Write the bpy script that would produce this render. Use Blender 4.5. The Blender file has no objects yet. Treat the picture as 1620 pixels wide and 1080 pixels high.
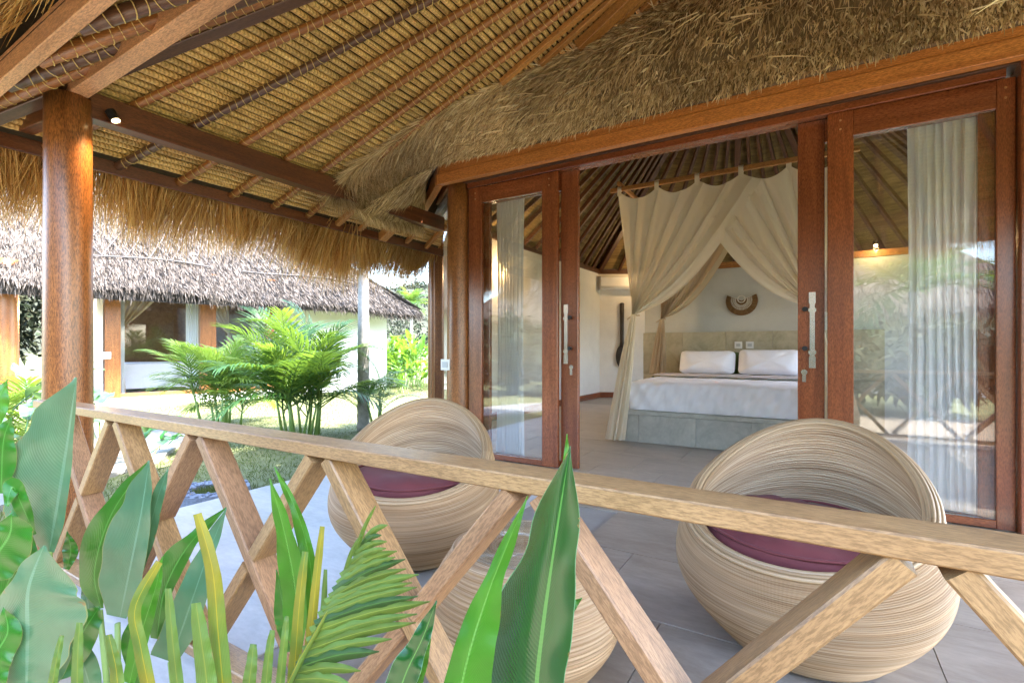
import bpy, math, random
import numpy as np
from mathutils import Vector, Matrix, Quaternion
random.seed(7); rng = np.random.default_rng(7)
SC = bpy.context.scene
COL = SC.collection
# ------------------------------------------------------------------ camera
F, UC, HY, CH = 783.0, 810.0, 551.0, 1.1       # focal length in photo pixels, centre column, horizon row, eye height
CF = np.array([-.5187, .8550]); CR = np.array([.8550, .5187])
cam = bpy.data.cameras.new('camera'); camo = bpy.data.objects.new('camera', cam); COL.objects.link(camo)
cam.sensor_width = 36; cam.lens = 36*F/1620; cam.shift_y = 11/1620; cam.clip_start = .05; cam.clip_end = 2000
camo.location = (0, 0, CH)
camo.rotation_euler = (math.pi/2, 0, math.atan2(.5187, .8550))
SC.camera = camo
# ------------------------------------------------------------------ light
SUNV = Vector((.50, .20, .84)).normalized()
w = bpy.data.worlds.new('World'); SC.world = w; w.use_nodes = True
nt = w.node_tree; nt.nodes.clear()
sky = nt.nodes.new('ShaderNodeTexSky'); sky.sky_type = 'NISHITA'; sky.sun_disc = False
sky.sun_elevation = math.asin(SUNV.z); sky.sun_rotation = math.atan2(SUNV.x, SUNV.y)
sky.air_density = 1.0; sky.dust_density = 2.0; sky.ozone_density = 1.0
bg = nt.nodes.new('ShaderNodeBackground'); bg.inputs[1].default_value = .15
wo = nt.nodes.new('ShaderNodeOutputWorld'); nt.links.new(sky.outputs[0], bg.inputs[0]); nt.links.new(bg.outputs[0], wo.inputs[0])
sl = bpy.data.lights.new('sun', 'SUN'); sl.energy = 2.05; sl.angle = math.radians(.5); sl.color = (1, .94, .86)
so = bpy.data.objects.new('sun', sl); COL.objects.link(so); so.rotation_euler = SUNV.to_track_quat('Z', 'Y').to_euler()
SC.view_settings.view_transform = 'Standard'; SC.view_settings.look = 'None'
SC.view_settings.exposure = 3.85; SC.view_settings.gamma = 1; SC.view_settings.use_curve_mapping = False
SC.cycles.max_bounces = 9; SC.cycles.diffuse_bounces = 5; SC.cycles.glossy_bounces = 4; SC.cycles.transparent_max_bounces = 16
SC.cycles.transmission_bounces = 6; SC.cycles.use_denoising = True; SC.cycles.caustics_reflective = False; SC.cycles.caustics_refractive = False
SC.cycles.sample_clamp_indirect = 6

# ------------------------------------------------------------------ geometry helpers
def at(px, py, z):                     # a point of the place seen at that spot of the photograph, z metres ahead
    l = (px-UC)/F*z
    p = CF*z + CR*l
    return np.array([p[0], p[1], CH+(HY-py)/F*z])
def on_y(px, Y):                       # X where the ray through column px meets the plane Y
    u = px-UC
    return Y*(-.5187*F+.855*u)/(.855*F+.5187*u)
WL = {}
def wl(o): return WL.get(o.name, Vector((0, 0, 0))) if o else Vector((0, 0, 0))
def tag(o, label=None, cat=None, group=None, kind=None):
    if label: o['label'] = label
    if cat: o['category'] = cat
    if group: o['group'] = group
    if kind: o['kind'] = kind
    return o
def empty(name, loc, label=None, cat=None, group=None, kind=None):
    o = bpy.data.objects.new(name, None); COL.objects.link(o); o.location = loc; o.empty_display_size = .1
    WL[o.name] = Vector(loc)
    return tag(o, label, cat, group, kind)
def mesh(name, V, Fc, mat=None, smooth=False, uv=None):
    me = bpy.data.meshes.new(name)
    if isinstance(V, np.ndarray) and isinstance(Fc, np.ndarray):
        n = Fc.shape[1]; me.vertices.add(len(V)); me.vertices.foreach_set('co', V.astype(np.float32).ravel())
        me.loops.add(Fc.size); me.loops.foreach_set('vertex_index', Fc.astype(np.int32).ravel())
        me.polygons.add(len(Fc)); me.polygons.foreach_set('loop_start', np.arange(0, Fc.size, n, dtype=np.int32))
        me.polygons.foreach_set('loop_total', np.full(len(Fc), n, dtype=np.int32)); me.update(calc_edges=True); me.validate()
    else:
        me.from_pydata([tuple(map(float, v)) for v in V], [], Fc); me.update()
    if uv is not None:
        ul = me.uv_layers.new(name='UVMap'); li = np.zeros(len(me.loops), dtype=np.int32); me.loops.foreach_get('vertex_index', li)
        ul.data.foreach_set('uv', np.asarray(uv, dtype=np.float32)[li].ravel())
    if smooth: me.polygons.foreach_set('use_smooth', np.ones(len(me.polygons), dtype=bool))
    if mat: me.materials.append(mat)
    return me
def link(name, me, par=None, pos=(0, 0, 0), rot=None, label=None, kind=None, cat=None, group=None):
    o = bpy.data.objects.new(name, me); COL.objects.link(o)
    if par: o.parent = par
    o.location = Vector([float(c) for c in pos]) - (wl(par) if par else Vector((0, 0, 0)))
    WL[o.name] = Vector([float(c) for c in pos])
    if rot is not None: o.rotation_mode = 'QUATERNION'; o.rotation_quaternion = rot
    return tag(o, label, cat, group, kind)
class MB:
    def __init__(s): s.V = []; s.F = []; s.U = []
    def add(s, V, Fc, uv=None):
        b = len(s.V); s.V += [tuple(map(float, v)) for v in V]; s.F += [tuple(i+b for i in f) for f in Fc]
        s.U += list(uv) if uv is not None else [(0, 0)]*len(V)
    def box(s, a, b, ch=0):
        x0, y0, z0 = a; x1, y1, z1 = b
        s.add([(x0,y0,z0),(x1,y0,z0),(x1,y1,z0),(x0,y1,z0),(x0,y0,z1),(x1,y0,z1),(x1,y1,z1),(x0,y1,z1)],
              [(0,3,2,1),(4,5,6,7),(0,1,5,4),(1,2,6,5),(2,3,7,6),(3,0,4,7)])
    def tube(s, P, r, n=8, cap=True):
        P = [np.array(p, float) for p in P]; r = r if hasattr(r, '__len__') else [r]*len(P)
        V = []; U = []
        t0 = P[1]-P[0]; ref = np.array([0,0,1.]) if abs(t0[2]) < .9*np.linalg.norm(t0) else np.array([1.,0,0])
        for i, p in enumerate(P):
            t = P[min(i+1, len(P)-1)]-P[max(i-1, 0)]; t = t/(np.linalg.norm(t)+1e-9)
            a = np.cross(t, ref); a /= np.linalg.norm(a)+1e-9; b = np.cross(a, t)
            for k in range(n):
                q = 2*math.pi*k/n; V.append(p+r[i]*(math.cos(q)*a+math.sin(q)*b)); U.append((k/n, i/(len(P)-1)))
        Fc = [(i*n+k, i*n+(k+1) % n, (i+1)*n+(k+1) % n, (i+1)*n+k) for i in range(len(P)-1) for k in range(n)]
        if cap: Fc += [tuple(range(n-1, -1, -1)), tuple((len(P)-1)*n+k for k in range(n))]
        s.add(V, Fc, U)
    def grid(s, fn, nu, nv, cu=False):        # fn(u,v) -> point
        V = []; U = []
        mu = nu if cu else nu+1
        for j in range(nv+1):
            for i in range(mu):
                V.append(fn(i/nu, j/nv)); U.append((i/nu, j/nv))
        Fc = []
        for j in range(nv):
            for i in range(nu):
                a = j*mu+i; b = j*mu+(i+1) % mu if cu else a+1
                Fc.append((a, b, b+mu, a+mu))
        s.add(V, Fc, U)
    def lathe(s, prof, n=32, c=(0, 0)):
        s.grid(lambda u, v: (lambda q, p: (c[0]+p[0]*math.cos(q), c[1]+p[0]*math.sin(q), p[1]))(u*2*math.pi, prof[min(int(round(v*(len(prof)-1))), len(prof)-1)]), n, len(prof)-1, True)
    def mesh(s, name, mat, smooth=False, uv=True): return mesh(name, s.V, s.F, mat, smooth, s.U if uv else None)
    def obj(s, name, mat, par=None, smooth=False, origin=None, **k):
        V = np.array(s.V); c = V.mean(0) if origin is None else np.array(origin, float)
        s.V = [tuple(v) for v in V-c]
        return link(name, s.mesh(name, mat, smooth), par, tuple(c), **k)
def soft_box(x, y, z, ch):             # a box whose long edges are bevelled, centred, chamfer ch
    me = bpy.data.meshes.new('b'); V = []
    a, b, c = x/2, y/2, z/2
    pr = [(-b+ch,-c),(b-ch,-c),(b,-c+ch),(b,c-ch),(b-ch,c),(-b+ch,c),(-b,c-ch),(-b,-c+ch)]
    V = [(-a, p[0], p[1]) for p in pr]+[(a, p[0], p[1]) for p in pr]
    Fc = [(i, (i+1) % 8, 8+(i+1) % 8, 8+i) for i in range(8)]+[tuple(range(7, -1, -1)), tuple(range(8, 16))]
    Fc = [tuple(reversed(f)) for f in Fc] if False else Fc
    return V, Fc
def beam(name, p0, p1, wy, hz, mat, par=None, up=(0, 0, 1), ch=.004, **k):   # local X runs along the timber
    p0, p1 = Vector(p0), Vector(p1); d = p1-p0; L = d.length; x = d.normalized(); y = Vector(up).cross(x).normalized(); z = x.cross(y)
    V, Fc = soft_box(L, wy, hz, ch)
    me = mesh(name, V, Fc, mat)
    q = Matrix((x, y, z)).transposed().to_quaternion()
    return link(name, me, par, (p0+p1)/2, q, **k)
def pole(name, p0, p1, r0, r1, mat, par=None, n=20, seg=8, wob=.0, **k):
    p0, p1 = Vector(p0), Vector(p1); d = p1-p0; L = d.length; x = d.normalized()
    y = (Vector((0, 0, 1)) if abs(x.z) < .9 else Vector((0, 1, 0))).cross(x).normalized(); z = x.cross(y)
    b = MB(); ph = random.random()*9
    b.tube([(-L/2+L*i/seg, wob*math.sin(ph+i*1.3), wob*math.cos(ph*2+i)) for i in range(seg+1)], [r0+(r1-r0)*i/seg for i in range(seg+1)], n)
    return link(name, b.mesh(name, mat, True), par, (p0+p1)/2, Matrix((x, y, z)).transposed().to_quaternion(), **k)
def blades(P, D, L, W, droop=.0, side=None):     # thin bent ribbons, arrays
    P = np.asarray(P, float); D = np.asarray(D, float); D = D/np.linalg.norm(D, axis=1)[:, None]
    n = len(P); L = np.broadcast_to(L, n)[:, None]; W = np.broadcast_to(W, n)[:, None]
    R = rng.normal(size=(n, 3)) if side is None else side + rng.normal(size=(n, 3))*.3
    S = np.cross(D, R); S /= np.linalg.norm(S, axis=1)[:, None]+1e-9
    dv = np.array([0, 0, -1.]); droop = np.broadcast_to(droop, n)[:, None]
    m = P+D*L*.55+dv*droop*L*.25; e = P+D*L+dv*droop*L
    V = np.stack([P-S*W/2, P+S*W/2, m-S*W*.45, m+S*W*.45, e-S*W*.08, e+S*W*.08], 1).reshape(-1, 3)
    b = np.arange(n)[:, None]*6
    Fc = np.concatenate([b+np.array([[0, 1, 3, 2]]), b+np.array([[2, 3, 5, 4]])], 0)
    return V, Fc
# ------------------------------------------------------------------ materials
def new_mat(name):
    m = bpy.data.materials.new(name); m.use_nodes = True; t = m.node_tree; t.nodes.clear()
    o = t.nodes.new('ShaderNodeOutputMaterial'); p = t.nodes.new('ShaderNodeBsdfPrincipled'); t.links.new(p.outputs[0], o.inputs[0])
    return m, t, p, o
def N(t, ty, **k):
    n = t.nodes.new(ty)
    for a, b in k.items(): setattr(n, a, b)
    return n
def ramp(t, src, stops):
    r = N(t, 'ShaderNodeValToRGB'); e = r.color_ramp.elements
    while len(e) < len(stops): e.new(.5)
    for i, (p, c) in enumerate(stops): e[i].position = p; e[i].color = (*c, 1)
    t.links.new(src, r.inputs[0]); return r.outputs[0]
def coords(t, scale, kind='Object', rand=True):
    tc = N(t, 'ShaderNodeTexCoord'); mp = N(t, 'ShaderNodeMapping'); mp.inputs['Scale'].default_value = scale
    src = tc.outputs[kind]
    if rand:
        oi = N(t, 'ShaderNodeObjectInfo'); ad = N(t, 'ShaderNodeVectorMath', operation='ADD'); ml = N(t, 'ShaderNodeMath', operation='MULTIPLY'); ml.inputs[1].default_value = 37.0
        t.links.new(oi.outputs['Random'], ml.inputs[0]); t.links.new(src, ad.inputs[0]); t.links.new(ml.outputs[0], ad.inputs[1]); src = ad.outputs[0]
    t.links.new(src, mp.inputs[0]); return mp.outputs[0]
def noise(t, vec, scale=1, detail=5, rough=.6, dist=0):
    n = N(t, 'ShaderNodeTexNoise'); n.inputs['Scale'].default_value = scale; n.inputs['Detail'].default_value = detail
    n.inputs['Roughness'].default_value = rough; n.inputs['Distortion'].default_value = dist; t.links.new(vec, n.inputs['Vector']); return n.outputs[0]
def mix(t, f, a, b, mode='MIX'):
    m = N(t, 'ShaderNodeMix', data_type='RGBA', blend_type=mode)
    for s, v in ((0, f), (6, a), (7, b)):
        if isinstance(v, (int, float)): m.inputs[s].default_value = v
        elif isinstance(v, tuple): m.inputs[s].default_value = (*v, 1)
        else: t.links.new(v, m.inputs[s])
    return m.outputs[2]
def bump(t, p, h, strength=.4, dist=.01):
    b = N(t, 'ShaderNodeBump'); b.inputs['Strength'].default_value = strength; b.inputs['Distance'].default_value = dist
    t.links.new(h, b.inputs['Height']); t.links.new(b.outputs[0], p.inputs['Normal'])
def wood(name, dark, lite, rough=.45, grain=(1.2, 22, 22), fleck=None, coat=0, bs=.25):
    m, t, p, o = new_mat(name)
    a = noise(t, coords(t, grain), 1, 6, .65, .6)
    c = ramp(t, a, [(.28, dark), (.5, tuple((x+y)/2 for x, y in zip(dark, lite))), (.72, lite)])
    b = noise(t, coords(t, (45, 260, 260)), 1, 3, .7)
    fl = ramp(t, b, [(.40, (.36, .33, .30)), (.58, (1.2, 1.2, 1.2))])
    c = mix(t, .65 if fleck is None else fleck, c, fl, 'MULTIPLY')
    big = noise(t, coords(t, (.8, 2.5, 2.5)), 1, 3)
    c = mix(t, .5, c, ramp(t, big, [(.3, (.62, .6, .58)), (.7, (1.15, 1.12, 1.1))]), 'MULTIPLY')
    t.links.new(c, p.inputs['Base Color']); p.inputs['Roughness'].default_value = rough
    p.inputs['Coat Weight'].default_value = coat; p.inputs['Coat Roughness'].default_value = .25
    bump(t, p, b, bs, .002); return m
def plain(name, c, rough=.6, metal=0, var=.12, scale=6, bs=.1, sub=0, kind='Object', sheen=0):
    m, t, p, o = new_mat(name)
    a = noise(t, coords(t, (scale, scale, scale), kind), 1, 6, .65)
    cc = mix(t, 1., c, ramp(t, a, [(.25, (1-var,)*3), (.75, (1+var,)*3)]), 'MULTIPLY')
    t.links.new(cc, p.inputs['Base Color']); p.inputs['Roughness'].default_value = rough; p.inputs['Metallic'].default_value = metal
    p.inputs['Sheen Weight'].default_value = sheen
    if bs: bump(t, p, a, bs, .01)
    return m
def straw(name, cols, rough=.8, trans=.15):
    m, t, p, o = new_mat(name)
    g = N(t, 'ShaderNodeNewGeometry')
    c = ramp(t, g.outputs['Random Per Island'], [(i/(len(cols)-1), k) for i, k in enumerate(cols)])
    big = noise(t, coords(t, (1.6, 1.6, 1.6), rand=False), 1, 3)
    c = mix(t, .8, c, ramp(t, big, [(.3, (.65, .62, .6)), (.7, (1.2, 1.2, 1.2))]), 'MULTIPLY')
    t.links.new(c, p.inputs['Base Color']); p.inputs['Roughness'].default_value = rough; p.inputs['Specular IOR Level'].default_value = .25
    if trans:
        tr = N(t, 'ShaderNodeBsdfTranslucent'); t.links.new(c, tr.inputs[0]); mx = N(t, 'ShaderNodeMixShader'); mx.inputs[0].default_value = trans
        t.links.new(p.outputs[0], mx.inputs[1]); t.links.new(tr.outputs[0], mx.inputs[2]); t.links.new(mx.outputs[0], o.inputs[0])
    return m
def leafmat(name, top, under, vein, rough=.4, trans=.3, nv=42, ridge=.12, rim=None):
    strap = nv < 1
    m, t, p, o = new_mat(name)
    uv = N(t, 'ShaderNodeUVMap'); sp = N(t, 'ShaderNodeSeparateXYZ'); t.links.new(uv.outputs[0], sp.inputs[0])
    ma = lambda op, a, b=0.: (lambda n: ([t.links.new(v, n.inputs[i]) if not isinstance(v, (int, float)) else setattr(n.inputs[i], 'default_value', v) for i, v in enumerate((a, b))], n.outputs[0])[1])(N(t, 'ShaderNodeMath', operation=op))
    wob = noise(t, coords(t, (7, 7, 7)), 1, 3)
    d = ma('ABSOLUTE', ma('SUBTRACT', sp.outputs[0], .5))
    ph = ma('MULTIPLY', ma('SUBTRACT', sp.outputs[1], ma('MULTIPLY', ma('POWER', d, 1.4), .8)), float(nv)*6.283); ph = ma('ADD', ph, ma('MULTIPLY', wob, 5.))
    if strap: ph = ma('MULTIPLY', sp.outputs[0], 75.)
    wv = ma('MULTIPLY', ma('ADD', ma('SINE', ph), 1.), .5)
    g = N(t, 'ShaderNodeNewGeometry')
    bl = noise(t, coords(t, (9, 9, 9)), 1, 4)
    c = mix(t, g.outputs['Backfacing'], top, under)
    if strap and top[0] > .08: c = mix(t, ramp(t, noise(t, coords(t, (5, 5, 5)), 1, 3), [(.42, (0, 0, 0)), (.6, (1, 1, 1))]), c, (.10, .19, .03))
    c = mix(t, .8, c, ramp(t, bl, [(.3, (.72, .74, .7)), (.7, (1.25, 1.2, 1.15))]), 'MULTIPLY')
    c = mix(t, ma('MULTIPLY', ma('POWER', wv, 3.), .12), c, vein)
    mid = ma('LESS_THAN', d, .022); c = mix(t, mid, c, vein)
    if rim: c = mix(t, ma('GREATER_THAN', d, .488), c, rim)
    sb = noise(t, coords(t, (30, 30, 30)), 1, 4, .7)
    edge = ma('MULTIPLY', ma('MAXIMUM', ma('MULTIPLY', ma('SUBTRACT', d, .40), 8.), ma('MULTIPLY', ma('SUBTRACT', sp.outputs[1], .90), 9.)), 1.)
    dm = ma('GREATER_THAN', ma('ADD', sb, ma('MULTIPLY', edge, .16)), .735); c = mix(t, ma('MULTIPLY', dm, .8), c, (.20, .11, .03))
    t.links.new(c, p.inputs['Base Color']); p.inputs['Roughness'].default_value = rough
    bump(t, p, wv, ridge if not strap else .3, .003)
    tr = N(t, 'ShaderNodeBsdfTranslucent'); t.links.new(mix(t, .5, c, (.35, .55, .05)), tr.inputs[0]); mx = N(t, 'ShaderNodeMixShader'); mx.inputs[0].default_value = trans
    t.links.new(p.outputs[0], mx.inputs[1]); t.links.new(tr.outputs[0], mx.inputs[2]); t.links.new(mx.outputs[0], o.inputs[0])
    return m
def sheer(name, c, alpha, trans=.5):
    m, t, p, o = new_mat(name)
    p.inputs['Roughness'].default_value = .8; p.inputs['Base Color'].default_value = (*c, 1); p.inputs['Sheen Weight'].default_value = .2
    th = noise(t, coords(t, (90, 90, 90), rand=False), 1, 2); bump(t, p, th, .08, .002)
    tl = N(t, 'ShaderNodeBsdfTranslucent'); tl.inputs[0].default_value = (*c, 1); m1 = N(t, 'ShaderNodeMixShader'); m1.inputs[0].default_value = trans
    t.links.new(p.outputs[0], m1.inputs[1]); t.links.new(tl.outputs[0], m1.inputs[2])
    tp = N(t, 'ShaderNodeBsdfTransparent'); m2 = N(t, 'ShaderNodeMixShader'); m2.inputs[0].default_value = alpha
    t.links.new(tp.outputs[0], m2.inputs[1]); t.links.new(m1.outputs[0], m2.inputs[2]); t.links.new(m2.outputs[0], o.inputs[0])
    return m
def glassmat(name, ior=1.7):
    m, t, p, o = new_mat(name); t.nodes.remove(p)
    fr = N(t, 'ShaderNodeFresnel'); g_ = N(t, 'ShaderNodeNewGeometry'); mr = N(t, 'ShaderNodeMapRange'); mr.inputs[3].default_value = ior; mr.inputs[4].default_value = 1/ior; t.links.new(g_.outputs['Backfacing'], mr.inputs[0]); t.links.new(mr.outputs[0], fr.inputs[0])
    tp = N(t, 'ShaderNodeBsdfTransparent'); tp.inputs[0].default_value = (.975, .985, .985, 1); gl = N(t, 'ShaderNodeBsdfGlossy'); gl.inputs['Roughness'].default_value = 0
    mx = N(t, 'ShaderNodeMixShader'); t.links.new(fr.outputs[0], mx.inputs[0]); t.links.new(tp.outputs[0], mx.inputs[1]); t.links.new(gl.outputs[0], mx.inputs[2])
    t.links.new(mx.outputs[0], o.inputs[0]); return m
def emit(name, c, s):
    m, t, p, o = new_mat(name); p.inputs['Base Color'].default_value = (*c, 1); p.inputs['Emission Color'].default_value = (*c, 1); p.inputs['Emission Strength'].default_value = s; return m
def uvcane(name, cols, su, sv, rough=.5):
    m, t, p, o = new_mat(name)
    a = noise(t, coords(t, (su, sv, 1), 'UV'), 1, 3, .6); b = noise(t, coords(t, (su*.4, sv*.12, 1), 'UV'), 1, 3)
    c = ramp(t, a, [(.3, cols[0]), (.5, cols[1]), (.7, cols[2])])
    c = mix(t, .6, c, ramp(t, b, [(.35, (.62, .58, .52)), (.65, (1.15, 1.15, 1.15))]), 'MULTIPLY')
    t.links.new(c, p.inputs['Base Color']); p.inputs['Roughness'].default_value = rough; return m

M_RED = wood('red_hardwood', (.17, .042, .014), (.36, .105, .035), .25, (.9, 14, 14), coat=.6, bs=.12)
M_ORANGE = wood('orange_hardwood', (.44, .14, .032), (.70, .27, .07), .42, coat=.15)
M_PLATE = wood('amber_hardwood', (.32, .13, .03), (.58, .27, .075), .5)
M_DARKW = wood('brown_beam_wood', (.065, .018, .006), (.20, .065, .02), .4, coat=.2)
M_COCO = wood('coconut_wood', (.19, .063, .017), (.42, .170, .050), .32, (1.2, 12, 12), .9, .2, .35)
M_RAIL = wood('weathered_rail_wood', (.24, .13, .055), (.47, .285, .125), .38, (1.5, 9, 9), .5, 0, .3)
M_RAILD = wood('brown_brace_wood', (.24, .12, .06), (.42, .24, .12), .5, (1.5, 9, 9), .5, 0, .3)
M_PALEW = wood('pale_beam_wood', (.42, .20, .09), (.66, .36, .18), .5)
M_BAMBOO = wood('rafter_pole_wood', (.20, .070, .015), (.42, .17, .042), .4, (1.5, 14, 14), .5, .2)
M_BAMBOOD = wood('dark_rafter_pole_wood', (.07, .028, .014), (.17, .08, .04), .4, (1.5, 14, 14), .5, .2)
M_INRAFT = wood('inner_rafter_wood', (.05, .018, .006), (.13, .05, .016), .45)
M_TIE = plain('raffia_tie', (.62, .45, .16), .6)
M_THF = straw('fresh_thatch', [(.34, .15, .035), (.56, .31, .095), (.70, .44, .16), (.84, .60, .26)], .7, .35)
M_THO = straw('aged_thatch', [(.28, .18, .09), (.54, .38, .20), (.74, .56, .32), (.92, .78, .52)], .7, .12)
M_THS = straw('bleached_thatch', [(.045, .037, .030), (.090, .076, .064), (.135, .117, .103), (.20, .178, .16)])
M_THB = plain('thatch_underlayer', (.15, .095, .045), .95, var=.4, scale=14, bs=.5)  # darkened to paint in the shade between the thatch blades
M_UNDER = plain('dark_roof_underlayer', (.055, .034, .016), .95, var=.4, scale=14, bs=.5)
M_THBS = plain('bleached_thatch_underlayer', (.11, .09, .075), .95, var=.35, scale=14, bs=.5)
def rollmat():
    m, t, p, o = new_mat('rolled_grass')
    v = coords(t, (7, 90, 90))
    a = noise(t, v, 1, 4, .7, 1.5); c = ramp(t, a, [(.3, (.24, .12, .03)), (.5, (.62, .40, .14)), (.7, (.88, .66, .32))])
    w_ = N(t, 'ShaderNodeTexWave', wave_type='BANDS', bands_direction='DIAGONAL'); w_.inputs['Scale'].default_value = 1; w_.inputs['Distortion'].default_value = 3.5; w_.inputs['Detail'].default_value = 2
    t.links.new(coords(t, (26, 14, 14)), w_.inputs['Vector'])
    c = mix(t, .35, c, ramp(t, w_.outputs[1], [(.2, (.5, .45, .38)), (.7, (1.15, 1.12, 1.05))]), 'MULTIPLY')
    oi = N(t, 'ShaderNodeObjectInfo'); c = mix(t, .7, c, ramp(t, oi.outputs['Random'], [(0, (.7, .68, .62)), (1, (1.25, 1.2, 1.1))]), 'MULTIPLY')
    t.links.new(c, p.inputs['Base Color']); p.inputs['Roughness'].default_value = .75
    ad = N(t, 'ShaderNodeMath', operation='ADD'); t.links.new(a, ad.inputs[0]); t.links.new(w_.outputs[1], ad.inputs[1]); bump(t, p, ad.outputs[0], .5, .010); return m
M_ROLL = rollmat()
def matting():
    m, t, p, o = new_mat('ceiling_matting')
    a = noise(t, coords(t, (3, 60, 3), 'UV'), 1, 5, .7); c = ramp(t, a, [(.3, (.08, .05, .014)), (.5, (.21, .135, .042)), (.7, (.34, .235, .085))])
    t.links.new(c, p.inputs['Base Color']); p.inputs['Roughness'].default_value = .8; bump(t, p, a, .8, .02); return m
M_MAT = matting()
def plaster(name, c):
    m, t, p, o = new_mat(name); a = noise(t, coords(t, (2, 2, 2)), 1, 8, .7); cc = mix(t, 1., c, ramp(t, a, [(.3, (.90, .90, .90)), (.7, (1.04, 1.04, 1.04))]), 'MULTIPLY')
    t.links.new(cc, p.inputs['Base Color']); p.inputs['Roughness'].default_value = .8; bump(t, p, a, .25, .01); return m
M_WALL = plaster('white_plaster', (.78, .77, .73)); M_WALLN = plaster('cream_plaster', (.56, .58, .55))
def tilemat(name, a0, a1, a2, rough=.32, sc=1.3):
    m, t, p, o = new_mat(name)
    a = noise(t, coords(t, (sc*1.2, sc*3, sc)), 1, 8, .7, 1.2); c = ramp(t, a, [(.3, a0), (.5, a1), (.72, a2)])
    oi = N(t, 'ShaderNodeObjectInfo'); c = mix(t, .6, c, ramp(t, oi.outputs['Random'], [(0, (.85, .85, .86)), (1, (1.13, 1.11, 1.08))]), 'MULTIPLY')
    f = noise(t, coords(t, (14, 40, 14)), 1, 5, .7); c = mix(t, .35, c, ramp(t, f, [(.35, (.7, .7, .7)), (.65, (1.15, 1.15, 1.15))]), 'MULTIPLY')
    t.links.new(c, p.inputs['Base Color'])
    r = N(t, 'ShaderNodeMapRange'); r.inputs[3].default_value = rough-.08; r.inputs[4].default_value = rough+.15; t.links.new(a, r.inputs[0]); t.links.new(r.outputs[0], p.inputs['Roughness'])
    bump(t, p, f, .12, .003); return m
M_TILE = tilemat('grey_floor_slate', (.28, .24, .195), (.37, .325, .275), (.45, .405, .35))
M_GROUT = plain('pale_joint', (.36, .34, .31), .8)
M_CONC = tilemat('skylit_tone_concrete', (.36, .37, .38), (.47, .47, .48), (.56, .56, .56), .34, .8)  # sky reflection on the open floor is painted in as a paler tone
M_GREENST = tilemat('green_stone', (.36, .36, .31), (.47, .47, .41), (.58, .57, .50), .5, 2.2)
M_HEADST = tilemat('olive_stone', (.34, .31, .21), (.45, .42, .30), (.55, .51, .39), .55, 2.2)
M_SHEET = plain('white_cotton', (.90, .90, .94), .8, var=.03, bs=.15, sheen=.2)
M_GREENC = plain('green_cloth', (.10, .15, .045), .9, var=.15)
M_MAROON = plain('maroon_cloth', (.15, .030, .032), .8, var=.18, scale=5, sheen=.05)
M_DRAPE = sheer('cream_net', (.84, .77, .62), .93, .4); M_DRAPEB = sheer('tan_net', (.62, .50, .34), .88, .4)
M_SHEER = sheer('sheer_curtain', (.90, .93, .95), .88, .45)
M_GLASS = glassmat('window_glass', 1.8)
M_RATTAN = uvcane('rattan_cane', [(.30, .165, .07), (.46, .295, .155), (.58, .42, .26)], 5, 150)
M_RATTANI = uvcane('rattan_lining', [(.26, .14, .065), (.52, .35, .20), (.70, .55, .38)], 6, 110)
M_RATRIM = uvcane('rattan_rim_cane', [(.30, .18, .08), (.46, .31, .17), (.58, .43, .27)], 9, 3, .4)
M_CHROME = plain('brushed_chrome', (.75, .74, .70), .22, 1, .03); M_BLACKM = plain('dark_metal', (.03, .03, .03), .4, .6)
M_WPL = plain('white_plastic', (.78, .78, .76), .35, var=.02, bs=0); M_GRPL = plain('grey_plastic', (.5, .52, .52), .4, var=.02, bs=0)
M_SPOON = wood('black_wood', (.018, .014, .012), (.06, .045, .035), .5)
M_WEAVE = plain('brown_weave', (.16, .085, .03), .8, var=.3, scale=50); M_SHELL = plain('white_shell', (.75, .73, .66), .4)
M_LAMP = emit('lit_lamp', (1, .72, .36), 1.6)
M_GRASS = plain('lawn_grass', (.155, .165, .07), .9, var=.3, scale=9, bs=.1)
M_PATH = plain('pale_path_concrete', (.28, .27, .255), .85, var=.1, scale=2)
M_SOIL = plain('soil', (.26, .21, .15), .95, var=.3, scale=9, bs=.6)
M_GRAVEL = plain('blue_grey_gravel', (.22, .25, .32), .8, var=.3, scale=40, bs=.3)
M_BLADE = straw('grass_blades', [(.08, .12, .025), (.14, .18, .045), (.22, .24, .09)], .7, .3)
M_CANNA = leafmat('canna_leaf', (.02, .13, .010), (.022, .14, .012), (.07, .24, .04), .3, .22, 34, rim=(.14, .16, .03))
M_CANNAP = leafmat('pale_canna_leaf', (.062, .155, .080), (.065, .16, .085), (.11, .22, .13), .3, .18, 58, rim=(.16, .20, .06))
M_BANANA = leafmat('glossy_leaf', (.006, .060, .011), (.008, .064, .012), (.06, .20, .035), .2, .07, 60, .06, rim=(.16, .34, .16))
M_YOUNG = leafmat('bright_leaf', (.045, .21, .010), (.06, .24, .015), (.12, .32, .05), .3, .32, 50, .3)
M_STRAP = leafmat('yellow_strap_leaf', (.26, .23, .02), (.20, .22, .03), (.48, .36, .02), .45, .35, 0.01, 0.)
M_STRAPG = leafmat('green_strap_leaf', (.10, .19, .035), (.12, .21, .045), (.26, .28, .04), .45, .35, 0.01, 0.)
M_PALM = leafmat('palm_leaflet', (.018, .070, .014), (.03, .10, .02), (.09, .22, .04), .42, .3, .01, 0.)
M_PALMY = leafmat('yellow_palm_leaflet', (.10, .17, .02), (.13, .20, .03), (.30, .36, .06), .42, .4, .01, 0.)
M_STEM = plain('green_stem', (.18, .28, .07), .5, var=.2); M_BATTEN = plain('weathered_batten', (.09, .08, .075), .8)
M_TRUNK = plain('grey_palm_trunk', (.30, .28, .26), .9, var=.3, scale=14, bs=.6)
M_BUSH = leafmat('bright_bush_leaf', (.055, .17, .015), (.07, .20, .02), (.14, .28, .05), .4, .4, 12, .3)
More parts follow.
